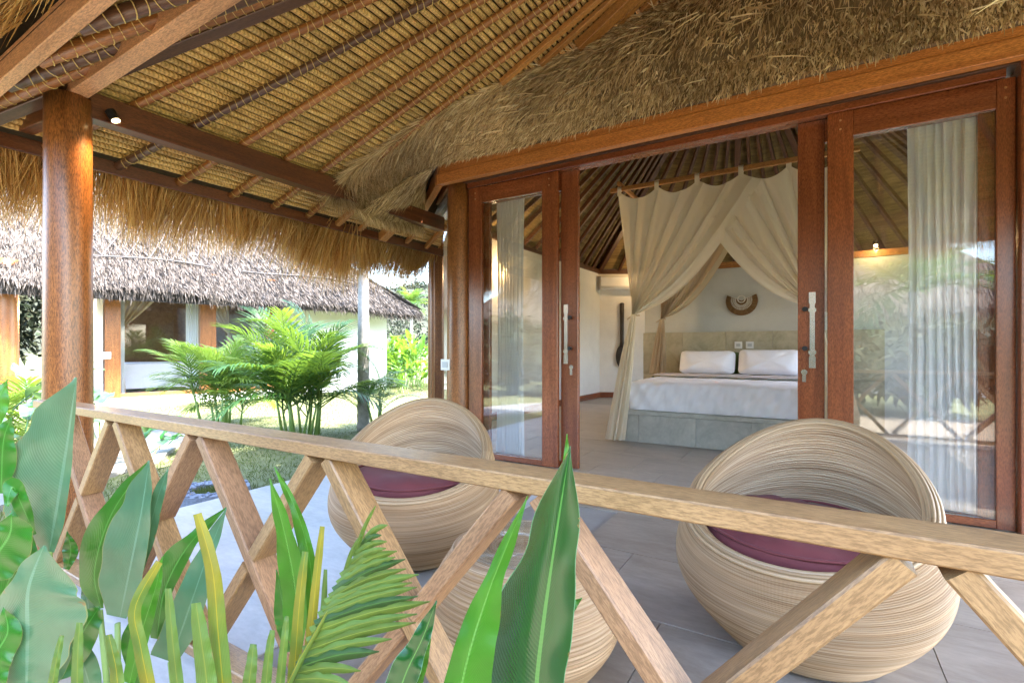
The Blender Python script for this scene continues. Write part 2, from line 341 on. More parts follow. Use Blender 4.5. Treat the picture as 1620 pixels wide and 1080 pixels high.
M_HILL = plain('hillside', (.040, .045, .030), 1, var=.5, scale=.05, bs=0); M_WOODS = straw('woods', [(.014, .024, .012), (.028, .042, .020), (.055, .058, .034)], .9, 0)

# ================================================================== SETTING
# ground, terrace, path, hill
b = MB(); NG = 60
def gz(x, y): return -.17+.025*math.sin(x*.35)*math.cos(y*.3)
b.grid(lambda u, v: (-40+80*u, -40+80*v, gz(-40+80*u, -40+80*v)), NG, NG)
b.obj('lawn', M_GRASS, smooth=True, origin=(0, 0, 0), kind='structure')
g2 = MB()
for (x0, x1, y0, y1) in ((-900, -39.9, -900, 900), (39.9, 900, -900, 900), (-39.9, 39.9, 39.9, 900), (-39.9, 39.9, -900, -39.9)):
    g2.add([(x0, y0, -.2), (x1, y0, -.2), (x1, y1, -.2), (x0, y1, -.2)], [(0, 1, 2, 3)])
g2.obj('field', M_GRASS, kind='structure', origin=(0, 0, 0))
b = MB()
pp = [(-3.9, -3.0), (-5.0, -1.2), (-5.9, .8), (-6.7, 2.3), (-8.2, 3.4), (-10.2, 4.0)]
def pc(t):
    t *= len(pp)-1; i = min(int(t), len(pp)-2); f = t-i; return np.array(pp[i])*(1-f)+np.array(pp[i+1])*f
def pth(u, v):
    c = pc(u); d = pc(min(1, u+.05))-pc(max(0, u-.05)); n_ = np.array([-d[1], d[0]])/np.linalg.norm(d); q = c+n_*(v-.5)*1.15
    return (q[0], q[1], -.138)
b.grid(pth, 30, 4)
for v_ in (0, 1): b.grid(lambda u, v: (*pth(u, v_)[:2], -.138-.12*v), 30, 1)
b.obj('path', M_PATH, kind='structure', origin=(0, 0, 0))
b = MB(); b.box((-3.74, .78, -.19), (-1.7, 4.06, -.001)); b.box((-1.7, .78, -.19), (4.2, 4.0, -.012)); b.box((-4.3, 4.0, -.19), (-3.74, 12, -.05)); b.obj('terrace', M_CONC, kind='structure')  # left part gets the paler colour in place of light from the sky
b = MB(); b.add([(-5, -3, -.13), (3.5, -3, -.13), (3.5, .775, -.13), (-3.8, .775, -.13)], [(0, 1, 2, 3)]); b.obj('soil_bed', M_SOIL, kind='structure')
floor = MB(); floor.add([(-4.4, 4.0, -.008), (2.6, 4.0, -.008), (2.6, 12.4, -.008), (-4.4, 12.4, -.008)], [(0, 1, 2, 3)])
floor.add([(-1.7, .80, -.008), (4.2, .80, -.008), (4.2, 4.0, -.008), (-1.7, 4.0, -.008)], [(0, 1, 2, 3)])
fo = floor.obj('floor', M_GROUT, kind='structure', origin=(0, 0, 0))
tv, tf = soft_box(.596, .596, .012, .0015)
tme = mesh('floor_tile', tv, tf, M_TILE)
cme = mesh('skylit_tone_tile', tv, tf, M_CONC)
for j in range(14):
    for i in range(12):
        x = -4.12+i*.6+(.3 if j % 2 else 0); y = 1.11+j*.6
        if y < 4.0 and (x < -1.4 or x > 2.6): continue
        if y > 4.0 and y < 4.3 and x < -3.2: continue
        if y > 8.2 and x > -2.2: continue
        if x > 1.6 and y > 4.3: continue
        link('floor_tile', tme, fo, (x, y, -.005+random.uniform(-.0006, .0006)), Quaternion((0, 0, 1), random.choice((0, math.pi))))
# hill and woods far behind
b = MB()
def hill(u, v):
    a = -80+u*330; d = 40+v*330; p = CF*1.0
    P0 = np.array([-150., 90.]); x = P0[0]+(u-.5)*460*.5; y = P0[1]+(u-.5)*460*.86
    n_ = np.array([-.86, .5]); q = np.array([x, y])+n_*v*160
    h = math.sin(min(1, v*1.3)*math.pi/2)*(46+16*math.sin(u*7)+9*math.sin(u*17+2))+2.5*math.sin(u*50+v*23)*v-.6
    return (q[0], q[1], h)
b.grid(hill, 70, 24); b.obj('hill', M_HILL, smooth=True, origin=(0, 0, 0), kind='structure')
P = []; 
for k in range(5200):
    u, v = random.random(), random.random()**1.3*.8; c = np.array(hill(u, v)); s = random.uniform(1.2, 3.2)
    q = rng.normal(size=(11, 3))*s*.55+c+np.array([0, 0, s*.7]); P.append(q)
P = np.concatenate(P); V, Fc = blades(P, rng.normal(size=P.shape), rng.uniform(.5, 1.3, len(P)), rng.uniform(.4, 1.0, len(P)), .3)
link('woods', mesh('woods', V, Fc, M_WOODS), kind='stuff', label='patchy green trees and scrub covering the hazy hillside', cat='woods')

# ================================================================== GUEST HUT
hut = empty('guest_hut', (-.9, 4.12, 0), 'round thatched guest bungalow with open glass doors onto the verandah', 'bungalow')
RING = [(-3.10, 4.12), (1.20, 4.12), (2.4, 5.1), (2.5, 10.4), (.6, 12.2), (-1.5, 12.2), (-4.16, 10.58), (-4.28, 5.11)]
APX = (-.9, 8.0, 6.1); WT = 2.85
def wallseg(p, q, z0, z1, th=.14, mat=M_WALL, par=hut, name='wall'):
    p, q = np.array(p), np.array(q); d = (q-p)/np.linalg.norm(q-p); n_ = np.array([-d[1], d[0]])*th/2
    b = MB(); a = [p-n_, q-n_, q+n_, p+n_]
    b.add([(*v, z0) for v in a]+[(*v, z1) for v in a], [(0, 3, 2, 1), (4, 5, 6, 7), (0, 1, 5, 4), (1, 2, 6, 5), (2, 3, 7, 6), (3, 0, 4, 7)])
    return b.obj(name, mat, par)
for i in (2, 3, 4, 5, 6):
    p, q = np.array(RING[i]), np.array(RING[(i+1) % 8]); d = (q-p)/np.linalg.norm(q-p)
    if i == 2:      # side with a clerestory strip left open to the garden
        wallseg(p, q, -.02, 1.0); wallseg(p, q, 2.3, WT)
        for k in (0., .5, 1.): c = p+(q-p)*k; wallseg(c-d*.12, c+d*.12, 1.0, 2.3)
    elif i == 4:
        wallseg(p, q, -.02, 1.0); wallseg(p, q, 2.3, WT); wallseg(p, p+d*.5, 1.0, 2.3); wallseg(q-d*.5, q, 1.0, 2.3)
    else: wallseg(p, q, -.02, WT)
wallseg((1.2, 4.12), (2.4, 5.1), -.02, WT)
for i in (5, 6): 
    p, q = np.array(RING[i]), np.array(RING[(i+1) % 8]); d = (q-p)/np.linalg.norm(q-p); n_ = np.array([-d[1], d[0]])
    if np.dot(n_, np.array([-.9, 8])-p) < 0: n_ = -n_
    p2, q2 = p+n_*.085+d*.05, q+n_*.085-d*.05
    beam('skirting_board', (*p2, .06), (*q2, .06), .02, .12, M_RED, hut)
# inner ceiling and rafters
b = MB()
for i in range(8):
    p, q = RING[i], RING[(i+1) % 8]
    b.grid(lambda u, v: tuple(np.array((*(np.array(p)*(1-u)+np.array(q)*u), WT+.04))*(1-v)+np.array(APX)*v), 4, 10)
b.U = [(u_, v_) for u_, v_ in b.U]
b.obj('ceiling', M_MAT, hut, origin=(0, 0, 0), kind='structure')
c0 = np.array([-.9, 8.0])
for i in range(8):
    p, q = np.array(RING[i]), np.array(RING[(i+1) % 8]); n_ = max(3, int(np.linalg.norm(q-p)/.42))
    for k in range(n_):
        s = p+(q-p)*k/n_; hip = k == 0
        pz = Vector((*(s+(c0-s)*.015), WT-.02)); e = Vector(APX)-Vector((0, 0, .10)); e = pz+(e-pz)*(.99 if hip else .93)
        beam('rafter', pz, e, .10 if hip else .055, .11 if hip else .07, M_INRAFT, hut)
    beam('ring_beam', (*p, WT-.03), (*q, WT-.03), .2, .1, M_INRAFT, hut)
# partition with bed head
wallseg((-2.33, 8.08), (2.4, 8.08), -.02, 2.30, .14, M_WALLN, name='partition_wall')
beam('cap_beam', (-2.35, 8.08, 2.345), (2.4, 8.08, 2.345), .18, .09, M_PLATE, hut)
# front: plate, fascia
beam('fascia_board', (-3.17, 3.86, 2.825), (2.3, 3.86, 2.825), .05, .20, M_ORANGE, hut)
beam('fascia_moulding', (-3.19, 3.828, 2.78), (2.3, 3.828, 2.78), .025, .11, M_ORANGE, hut)
beam('soffit_board', (-3.1, 3.96, 2.90), (2.3, 3.96, 2.90), .17, .03, M_PLATE, hut)
beam('wall_plate', (-3.15, 4.09, 2.865), (2.3, 4.09, 2.865), .16, .13, M_PLATE, hut)
beam('fascia_board', (-3.19, 3.87, 2.825), (-4.5, 4.97, 2.825), .05, .20, M_ORANGE, hut)
beam('fascia_moulding', (-3.215, 3.845, 2.78), (-4.52, 4.94, 2.78), .025, .11, M_ORANGE, hut)
beam('wall_plate', (-3.18, 4.12, 2.865), (-4.33, 5.06, 2.865), .14, .13, M_PLATE, hut)
pole('post', (-3.12, 4.08, -.01), (-3.12, 4.08, 2.80), .125, .112, M_COCO, hut, 32, 10)
beam('post', (1.24, 4.10, -.01), (1.24, 4.10, 2.80), .20, .40, M_RED, hut)
# glazed front:  x positions along the wall
YD = 4.12; HT = 2.79
def frame(x0, x1, y, z0, z1, ws, wtop, wbot, dep, par, mat=M_RED, wr=None):
    wr = wr or ws
    beam('stile', (x0+ws/2, y, z0), (x0+ws/2, y, z1), dep, ws, mat, par, up=(1, 0, 0))
    beam('stile', (x1-wr/2, y, z0), (x1-wr/2, y, z1), dep, wr, mat, par, up=(1, 0, 0))
    beam('rail', (x0+ws+.001, y, z1-wtop/2), (x1-wr-.001, y, z1-wtop/2), dep*.96, wtop, mat, par)
    beam('rail', (x0+ws+.001, y, z0+wbot/2), (x1-wr-.001, y, z0+wbot/2), dep*.96, wbot, mat, par)
    g = MB(); g.box((x0+ws-.005, y-.003, z0+wbot-.005), (x1-wr+.005, y+.003, z1-wtop+.005)); g.obj('glass_pane', M_GLASS, par)
beam('head_jamb', (-2.99, YD, 2.755), (.99, YD, 2.755), .13, .07, M_RED, hut)
wl_ = empty('fixed_window', (-2.6, YD-.05, .02)); wl_.parent = hut; wl_.location = Vector((-2.6, YD-.05, .02))-wl(hut); wl_['label'] = 'fixed glass panel left of the open doorway'
def subempty(name, loc, par, label=None):
    o = empty(name, loc); o.parent = par; o.location = Vector(loc)-wl(par)
    if label: o['label'] = label
    return o
bpy.data.objects.remove(wl_)
def leaf(name, x0, x1, y, label, ws=.13, wtop=.16, wr=None):
    r = subempty(name, ((x0+x1)/2, y, .03), hut, label); frame(x0, x1, y, .012, 2.715, ws, wtop, .05, .045, r, wr=wr); return r
leaf('fixed_window', -2.985, -1.985, YD-.03, 'fixed glazed panel left of the doorway', .16)
dl = leaf('sliding_door', -2.90, -1.81, YD+.035, 'glazed sliding leaf parked on the left behind the fixed panel', .13, wr=.17)
dr = leaf('sliding_door', -.09, .98, YD+.035, 'glazed sliding leaf parked on the right behind the fixed panel', .165, wr=.10)
leaf('fixed_window', .09, 1.035, YD-.03, 'fixed glazed panel right of the doorway', .15, .17, wr=.085)
def handle(x, y, par, side):
    hb = MB(); hb.box((x-.016, y-.035, .96), (x+.016, y-.012, 1.50)); hb.box((x-.021, y-.036, 1.42), (x+.021, y-.018, 1.50)); hb.box((x-.021, y-.036, .96), (x+.021, y-.018, 1.04))
    hb.box((x-.024, y-.040, 1.36), (x+.024, y-.020, 1.385)); hb.box((x-.024, y-.040, 1.06), (x+.024, y-.020, 1.085))
    hb.obj('handle', M_CHROME, par)
    for z in (1.38, 1.10): kb = MB(); kb.tube([(x+side*.045, y-.06, z), (x+side*.045, y-.001, z)], [.018, .014], 12); kb.obj('handle_stud', M_BLACKM, par)
    lk = MB(); lk.tube([(x+side*.05, y-.028, .93), (x+side*.05, y-.022, .93)], [.02, .022], 14); lk.box((x+side*.05-.012, y-.029, .86), (x+side*.05+.012, y-.0225, .93)); lk.obj('lock_plate', M_CHROME, par)
for x_, y_ in ((.165, YD-.055), (.99, YD-.055), (-2.90, YD-.055), (-2.07, YD-.055)):
    for z_ in (2.60, 2.66): pg = MB(); pg.tube([(x_, y_+.004, z_), (x_, y_-.0015, z_)], .007, 10); pg.obj('peg', M_PLATE, hut)
handle(-1.925, YD+.035-.001, dl, 1); handle(-.0, YD+.035-.001, dr, -1)
# chamfered side: window beyond the round post
ang = math.radians(40); dv = np.array([-math.cos(ang), math.sin(ang)])
def sidept(s, o=0): return np.array([-3.10, 4.12])+dv*s+np.array([-dv[1], dv[0]])*o*-1
sw = subempty('fixed_window', (*sidept(.8), 0), hut, 'narrow side window on the angled wall')
for s_ in (.20, 1.42): q = sidept(s_); beam('stile', (*q, 0), (*q, 2.8), .10, .10, M_COCO, sw, up=(dv[0], dv[1], 0))
q0, q1 = sidept(.2), sidept(1.42); beam('rail', (*q0, 2.74), (*q1, 2.74), .08, .1, M_RED, sw); beam('rail', (*q0, .05), (*q1, .05), .08, .1, M_RED, sw)
g = MB(); g.add([(*sidept(.24), .1), (*sidept(1.38), .1), (*sidept(1.38), 2.7), (*sidept(.24), 2.7)], [(0, 1, 2, 3)]); g.obj('glass_pane', M_GLASS, sw)
pole('post', (*sidept(1.56), -.01), (*sidept(1.56), 2.80), .11, .10, M_COCO, hut, 24, 6)

# thick eave thatch of the hut: core surface + cut blades
UP = np.array([(-3.66, 2.95, 2.58), (-3.2, 3.02, 2.86), (-2.63, 3.19, 3.09), (-1.94, 3.60, 3.44), (-1.456, 3.83, 3.69), (-.9, 4.08, 3.97), (0, 4.33, 4.42), (1.0, 4.4, 4.6), (2.4, 4.4, 4.6)])
LO = np.array([(-3.50, 3.12, 2.38), (-3.34, 3.35, 2.62), (-3.20, 3.57, 2.81), (-2.9, 3.72, 2.895), (-2.3, 3.74, 2.885), (-1.2, 3.74, 2.885), (0, 3.74, 2.885), (1.0, 3.74, 2.885), (2.4, 3.74, 2.885)])
UP[:, 2] = 2.6+.513*(np.minimum(UP[:, 0], .2)+3.55)-.02
def crv(C, t):
    t = t*(len(C)-1); i = min(int(t), len(C)-2); f = t-i
    p0, p1, p2, p3 = C[max(i-1, 0)], C[i], C[i+1], C[min(i+2, len(C)-1)]
    return .5*((2*p1)+(-p0+p2)*f+(2*p0-5*p1+4*p2-p3)*f*f+(-p0+3*p1-3*p2+p3)*f**3)
def eave(u, v):
    a, c = crv(UP, u), crv(LO, u); p = a*(1-v)+c*v
    bul = math.sin(math.pi*v)*.17+.04*math.sin(u*23)*math.sin(v*3.1)
    return p+np.array([-.3, -1, .0])*bul*min(1, .55+u*2)
b = MB(); b.grid(lambda u, v: tuple(eave(u, v)), 70, 12); b.grid(lambda u, v: (lambda u: tuple(crv(LO, u)*(1-v)+(crv(LO, u)*np.array([1, 0, 1])+np.array([0.02, 3.95, .03]))*v))(.40+.6*u), 40, 2)
b.obj('thatch_core', M_THB, hut, smooth=True, origin=(0, 0, 0))
Ps, Ds, Ls, Ws, SD = [], [], [], [], []
for k in range(46000):
    u, v = random.random(), random.random(); u = u**.9
    if k % 3 == 0: v = random.uniform(.82, 1.0)
    p = eave(u, v); t = eave(u, min(1.02, v+.04))-p; t /= np.linalg.norm(t)+1e-9
    o_ = np.array([-.25-.5*max(0, .4-u), -.55, -.25])
    edge = v > .72
    d = t*.9+o_*(.55+.5*v)+rng.normal(size=3)*(.20+.16*min(1, u*1.6))
    Ps.append(p-d*.02); Ds.append(d); Ls.append(random.uniform(.07, .17)*(1.5 if u < .3 and v < .6 else 1)*(.6 if edge else 1)); Ws.append(random.uniform(.007, .014)*(1 if u > .3 else .6)); SD.append(o_)
for k in range(160):   # loose long straws
    u, v = random.uniform(.2, 1), random.uniform(.3, .95); p = eave(u, v)+np.array([-.03, -.06, 0]); Ps.append(p); Ds.append(np.array([random.choice((-1, 1))*1., -.3, random.uniform(-.5, .2)])); Ls.append(random.uniform(.12, .3)); Ws.append(random.uniform(.006, .013)); SD.append(np.array([0, -1., 0]))
SD = np.array(SD); SD /= np.linalg.norm(SD, axis=1)[:, None]
V, Fc = blades(Ps, Ds, np.array(Ls), np.array(Ws), .12, SD)
link('thatch', mesh('thatch', V, Fc, M_THO), hut, kind='stuff', label='thick brushy grey brown eave thatch over the doors')
# underside brush by the mitred corner
LC = np.array([(-3.50, 3.12, 2.35), (-3.56, 3.45, 2.36), (-3.60, 3.8, 2.40), (-3.66, 4.14, 2.45)]); UC2 = np.array([(-3.20, 3.80, 2.90), (-3.34, 3.93, 2.90), (-3.50, 4.05, 2.89), (-3.66, 4.18, 2.86)])
UO = np.array([(-3.66, 2.95, 2.58), (-3.70, 3.4, 2.55), (-3.70, 3.8, 2.54), (-3.68, 4.1, 2.54)])
def und(u, v):
    ub = lambda u, v: crv(UC2, u)*(1-v)+crv(LC, u)*v+np.array([0, 0, -.05])*math.sin(math.pi*v)
    u = max(0., min(1., u)); v = max(0., min(1., v))
    return ub(u, v)+(1-u)**2*(crv(LO, .30*(1-v))+np.array([0, .02, -.03])-ub(0, v))
def und2(u, v): return crv(UO, u)*(1-v)+crv(LC, u)*v
b = MB(); b.grid(lambda u, v: tuple(und(u, v)), 12, 6); b.grid(lambda u, v: tuple(und2(u, v)), 12, 4)
b.obj('thatch_core', M_THB, hut, smooth=True, origin=(0, 0, 0))
Ps, Ds = [], []
for k in range(7000):
    u, v = random.random(), random.random(); f = und if k % 3 else und2; p = f(u, v); t = f(u, v+.05)-p; t /= np.linalg.norm(t); Ps.append(p); Ds.append(t+np.array([-.15, -.3, -.25])+rng.normal(size=3)*.22)
V, Fc = blades(Ps, Ds, rng.uniform(.07, .17, len(Ps)), rng.uniform(.003, .007, len(Ps)), .1)
link('thatch', mesh('thatch', V, Fc, M_THO), hut, kind='stuff', label='brushy underside of the thatch at the mitred corner')
# outer roof of the hut (seen only in reflections and by the sun)
b = MB()
c0v = np.array([-.9, 8.0])
for i in range(1, 8):
    p, q = np.array(RING[i]), np.array(RING[(i+1) % 8]); e = lambda s: np.array([*(s+(s-c0v)/np.linalg.norm(s-c0v)*.55), WT-.1])
    P3 = [e(p), e(q), np.array([-.9, 8., 6.45])]
    b.add(P3, [(0, 1, 2)])
p, q = np.array(RING[0]), np.array(RING[1]); b.add([(*p, WT+.25), (*q, WT+.25), (-.9, 8, 6.45)], [(0, 1, 2)])
b.obj('roof', M_THBS, hut, origin=(0, 0, 0))

# ================================================================== VERANDAH ROOF
ver = empty('verandah_pavilion', (-3.55, 1.07, 0), 'open thatched verandah roof on a round timber column with poles tied by straw', 'verandah')
VA = np.array([.27, 3.6, 4.56]); XW, YS, YN, HE = -4.03, .76, 5.9, 2.352
def vz_w(X): return 2.6+.513*(X+3.55)
def vz_s(Y): return 2.6+(Y-1.07)*.775
pole('column', (-3.56, 1.08, -.02), (-3.56, 1.08, 2.50), .112, .104, M_COCO, ver, 36, 12)
def roll(p0, p1, r):
    p0, p1 = Vector(p0), Vector(p1); L = (p1-p0).length
    if L < .05: return
    x = (p1-p0).normalized(); y = Vector((0, 0, 1)).cross(x).normalized(); z = x.cross(y)
    n = max(3, int(L/.16)); b = MB(); b.tube([(-L/2+L*i/n, random.uniform(-.002, .002), random.uniform(-.003, .003)) for i in range(n+1)], [r*random.uniform(.9, 1.08) for _ in range(n+1)], 8, False)
    link('grass_roll', b.mesh('grass_roll', M_ROLL, True), ver, (p0+p1)/2, Matrix((x, y, z)).transposed().to_quaternion())
NW = 100
def ymax(X): return 4.12+(-3.1-X)*.84-.03 if X < -3.64 else float(np.interp(X, UP[:, 0], UP[:, 1]))+.12
for i in range(NW):
    f = (i+.5)/NW; X = XW+(VA[0]-XW)*f; z = vz_w(X)+.04
    roll((X, YS+(VA[1]-YS)*f, z), (X, ymax(X), z), .0200)
NS = 78
for i in range(NS):
    f = (i+.5)/NS; Y = YS+(VA[1]-YS)*f; z = HE+(VA[2]-HE)*f+.04
    roll((XW+(VA[0]-XW)*f, Y, z), (4.5+(VA[0]-4.5)*f, Y, z), .0185)
b = MB()
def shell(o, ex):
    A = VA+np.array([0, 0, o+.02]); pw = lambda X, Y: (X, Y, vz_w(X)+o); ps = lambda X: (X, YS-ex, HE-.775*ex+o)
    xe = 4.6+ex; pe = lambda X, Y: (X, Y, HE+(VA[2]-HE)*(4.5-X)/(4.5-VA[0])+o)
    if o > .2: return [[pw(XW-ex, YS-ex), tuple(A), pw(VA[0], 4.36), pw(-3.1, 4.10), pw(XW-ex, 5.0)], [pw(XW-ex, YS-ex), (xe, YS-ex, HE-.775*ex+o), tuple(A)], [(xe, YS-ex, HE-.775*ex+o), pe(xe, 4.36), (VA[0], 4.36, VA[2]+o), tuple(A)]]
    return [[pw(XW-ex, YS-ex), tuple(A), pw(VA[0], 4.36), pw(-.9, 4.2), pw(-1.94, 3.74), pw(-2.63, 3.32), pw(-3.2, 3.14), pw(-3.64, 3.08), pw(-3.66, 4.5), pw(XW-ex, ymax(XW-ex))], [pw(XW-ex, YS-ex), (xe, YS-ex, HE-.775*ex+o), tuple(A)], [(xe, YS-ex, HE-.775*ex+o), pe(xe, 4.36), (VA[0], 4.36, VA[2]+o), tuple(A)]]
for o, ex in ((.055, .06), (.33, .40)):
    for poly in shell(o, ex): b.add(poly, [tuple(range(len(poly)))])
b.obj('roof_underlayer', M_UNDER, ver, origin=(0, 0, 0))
# rafters with ties
def tied(p0, p1, r, mat, ties=True, flat=False):
    p0, p1 = np.array(p0, float), np.array(p1, float); nrm = np.array([0, 0, -1.])
    off = np.array([0, 0, -r*.9]); p0 = p0+off; p1 = p1+off
    if p1[0] > -3.62 and p0[0] < -3.6 and p0[1] > 3.15:
        uy = lambda X: np.interp(X, UP[:, 0], UP[:, 1]); vs = [v for v in np.linspace(0, 1, 120) if (p0+(p1-p0)*v)[0] > -3.62 and (p0+(p1-p0)*v)[1] > uy((p0+(p1-p0)*v)[0])-.03]
        if vs:
            a_, c_ = p0+(p1-p0)*(vs[0]-.01), p0+(p1-p0)*vs[-1]
            beam('rafter', p0, a_, r*2, r*1.6, mat, ver); p0 = c_
            if vs[-1] > .95: return
    if flat: o = beam('rafter', p0, p1, r*2, r*1.6, mat, ver)
    else: o = pole('rafter', p0, p1, r, r*.8, mat, ver, 12, 10, .004)
    if ties:
        b = MB(); d = p1-p0; L = np.linalg.norm(d); x = d/L; y = np.cross([0, 0, 1.], x); y /= np.linalg.norm(y); z = np.cross(x, y); s = .05
        while s < L*.9:
            c = p0+x*s; rr = r*(1-.2*s/L)+.0035; sk = random.uniform(-.016, .016)
            b.tube([c+y*rr*math.cos(q)+z*rr*math.sin(q)+x*sk*math.cos(q) for q in np.linspace(-.35, math.pi+.35, 8)+math.pi], .0025, 4, False); s += random.uniform(.045, .06)
        w_ = b.obj('raffia_tie', M_TIE, None, origin=tuple(WL[o.name])); w_.parent = o; w_['kind'] = 'stuff'
        w_.rotation_mode = 'QUATERNION'; q = o.rotation_quaternion.inverted(); w_.location = (0, 0, 0); w_.rotation_quaternion = q
def wray(Yb, f1=.96):          # from the west eave through the beam point towards the apex
    P = np.array([-3.55, Yb, 2.6]); d = VA-P; t = (XW-.0+3.55)/d[0]; return P+d*t, P+d*f1
for Yb, r, m_, fl, ti in ((1.39, .027, M_BAMBOO, 0, 1), (1.72, .027, M_BAMBOOD, 0, 1), (2.05, .028, M_BAMBOO, 0, 1), (2.40, .027, M_BAMBOO, 0, 1), (2.72, .026, M_BAMBOO, 0, 1), (3.02, .026, M_BAMBOO, 0, 1),
                      (3.33, .027, M_PLATE, 1, 0), (3.58, .024, M_PLATE, 1, 0), (3.86, .05, M_PLATE, 1, 0), (4.2, .026, M_PLATE, 1, 0), (4.5, .026, M_PLATE, 1, 0), (4.85, .026, M_BAMBOO, 0, 1), (5.2, .026, M_BAMBOO, 0, 1)):
    a, c = wray(Yb); lim = [v for v in np.linspace(0, 1, 60) if (a+(c-a)*v)[1] < ymax((a+(c-a)*v)[0])-.02]; tied(a, a+(c-a)*lim[-1] if lim[0] == 0 else c, r, m_, ti, fl) if lim and lim[0] == 0 else tied(a+(c-a)*lim[0], c, r, m_, ti, fl)
a, c = wray(1.07); tied(a+[0, 0, -.01], c, .042, M_BAMBOOD, False, True)
for k, Xb in enumerate([-3.22, -2.86, -2.5, -2.12, -1.74, -1.36, -.98, -.6, -.2, .27, .7, 1.1, 1.5, 1.9, 2.3, 2.7]):
    P = np.array([Xb, 1.07, 2.6]); d = VA-P; t = (YS-1.07)/d[1]; tied(P+d*t, P+d*.95, .031, M_BAMBOOD if k % 2 else M_BAMBOO, k < 8)
# ring beams, fascias
beam('ring_beam', (-3.55, 1.16, 2.485), (-3.55, 4.32, 2.485), .10, .15, M_DARKW, ver)
beam('ring_beam', (-3.66, 1.10, 2.575), (3.9, 1.10, 2.575), .085, .15, M_PALEW, ver)
beam('ring_beam', (-4.0, 1.02, 2.43), (-3.68, 1.05, 2.43), .07, .10, M_DARKW, ver)
beam('eave_board', (XW-.01, YS-.05, HE-.035), (XW-.01, 4.95, HE-.035), .03, .085, M_DARKW, ver)
beam('eave_board', (XW-.03, YS-.03, HE+.0), (4.4, YS-.03, HE+.0), .05, .11, M_PALEW, ver)
pole('column', (3.6, 1.10, -.02), (3.6, 1.10, 2.5), .11, .104, M_COCO, ver, 20, 4)
# eave fringe
def fringe(n, p0, p1, out, name, Lr=(.38, .62), drop=.9, lab=None):
    p0, p1, out = map(np.array, (p0, p1, out)); t = rng.random(n)[:, None]; lay = rng.random(n)[:, None]
    clump = (np.sin(t*61)+np.sin(t*23+1)+np.sin(t*140))*.04
    P = p0+(p1-p0)*t+out*(.02+lay*.30)+np.array([0, 0, 1.])*(.13-.05*lay)+rng.normal(size=(n, 3))*.015
    ax = (p1-p0)/np.linalg.norm(p1-p0)
    D = out*rng.uniform(.25, .75, (n, 1))+np.array([0, 0, -1.])*drop+ax*(rng.normal(size=(n, 1))*.22+.25*np.sin(t*37))
    V, Fc = blades(P, D, rng.uniform(*Lr, n)+clump[:, 0], rng.uniform(.0035, .0075, n), .10)
    return link(name, mesh(name, V, Fc, M_THF), ver, kind='stuff', label=lab)
fringe(9500, (XW-.03, YS-.1, HE-.02), (XW-.03, 5.0, HE-.02), (-1., 0, 0), 'eave_fringe', (.30, .56), 1.0, 'long golden straw fringe hanging along the garden side eave')
fringe(8500, (XW-.1, YS-.04, HE+.02), (4.4, YS-.04, HE+.02), (0, -1., 0), 'eave_fringe', (.14, .34), .8, 'straw fringe hanging along the outer front eave')
# round lump where the fringe gathers
n = 1100; t = rng.normal(size=n)*.16; P = np.stack([np.full(n, XW-.12)+rng.normal(size=n)*.06, 3.45+t, HE+.0+rng.normal(size=n)*.05], 1); D = np.stack([-.35+rng.normal(size=n)*.2, t*1.0, np.full(n, -1.)], 1)
V, Fc = blades(P, D, rng.uniform(.4, .66, n), rng.uniform(.004, .007, n), .05); link('eave_fringe', mesh('eave_fringe', V, Fc, M_THF), ver, kind='stuff', label='thicker drooping tuft in the eave fringe')
# column spotlight
sp = empty('spotlight', (-3.45, 1.28, 2.50), 'small lit black spotlight fixed to the beam beside the round column', 'spotlight')
b = MB(); b.tube([(-3.47, 1.24, 2.47), (-3.45, 1.26, 2.42)], .026, 14); b.obj('lamp_body', M_BLACKM, sp)
b = MB(); b.tube([(-3.449, 1.261, 2.418), (-3.448, 1.262, 2.414)], .021, 14); b.obj('lamp_lens', M_LAMP, sp)
def lamp(loc, e, col=(1, .62, .28), r=.03, spot=None, aim=None):
    l = bpy.data.lights.new('lamp_light', 'SPOT' if spot else 'POINT'); l.energy = e; l.color = col; l.shadow_soft_size = r
    if spot: l.spot_size = math.radians(spot); l.spot_blend = .8
    o = bpy.data.objects.new('lamp_light', l); COL.objects.link(o); o.location = loc
    if aim: o.rotation_euler = (Vector(loc)-Vector(aim)).to_track_quat('Z', 'Y').to_euler()
lamp((-3.36, 1.30, 2.38), 4, spot=90, aim=(-3.5, 1.13, 1.7))

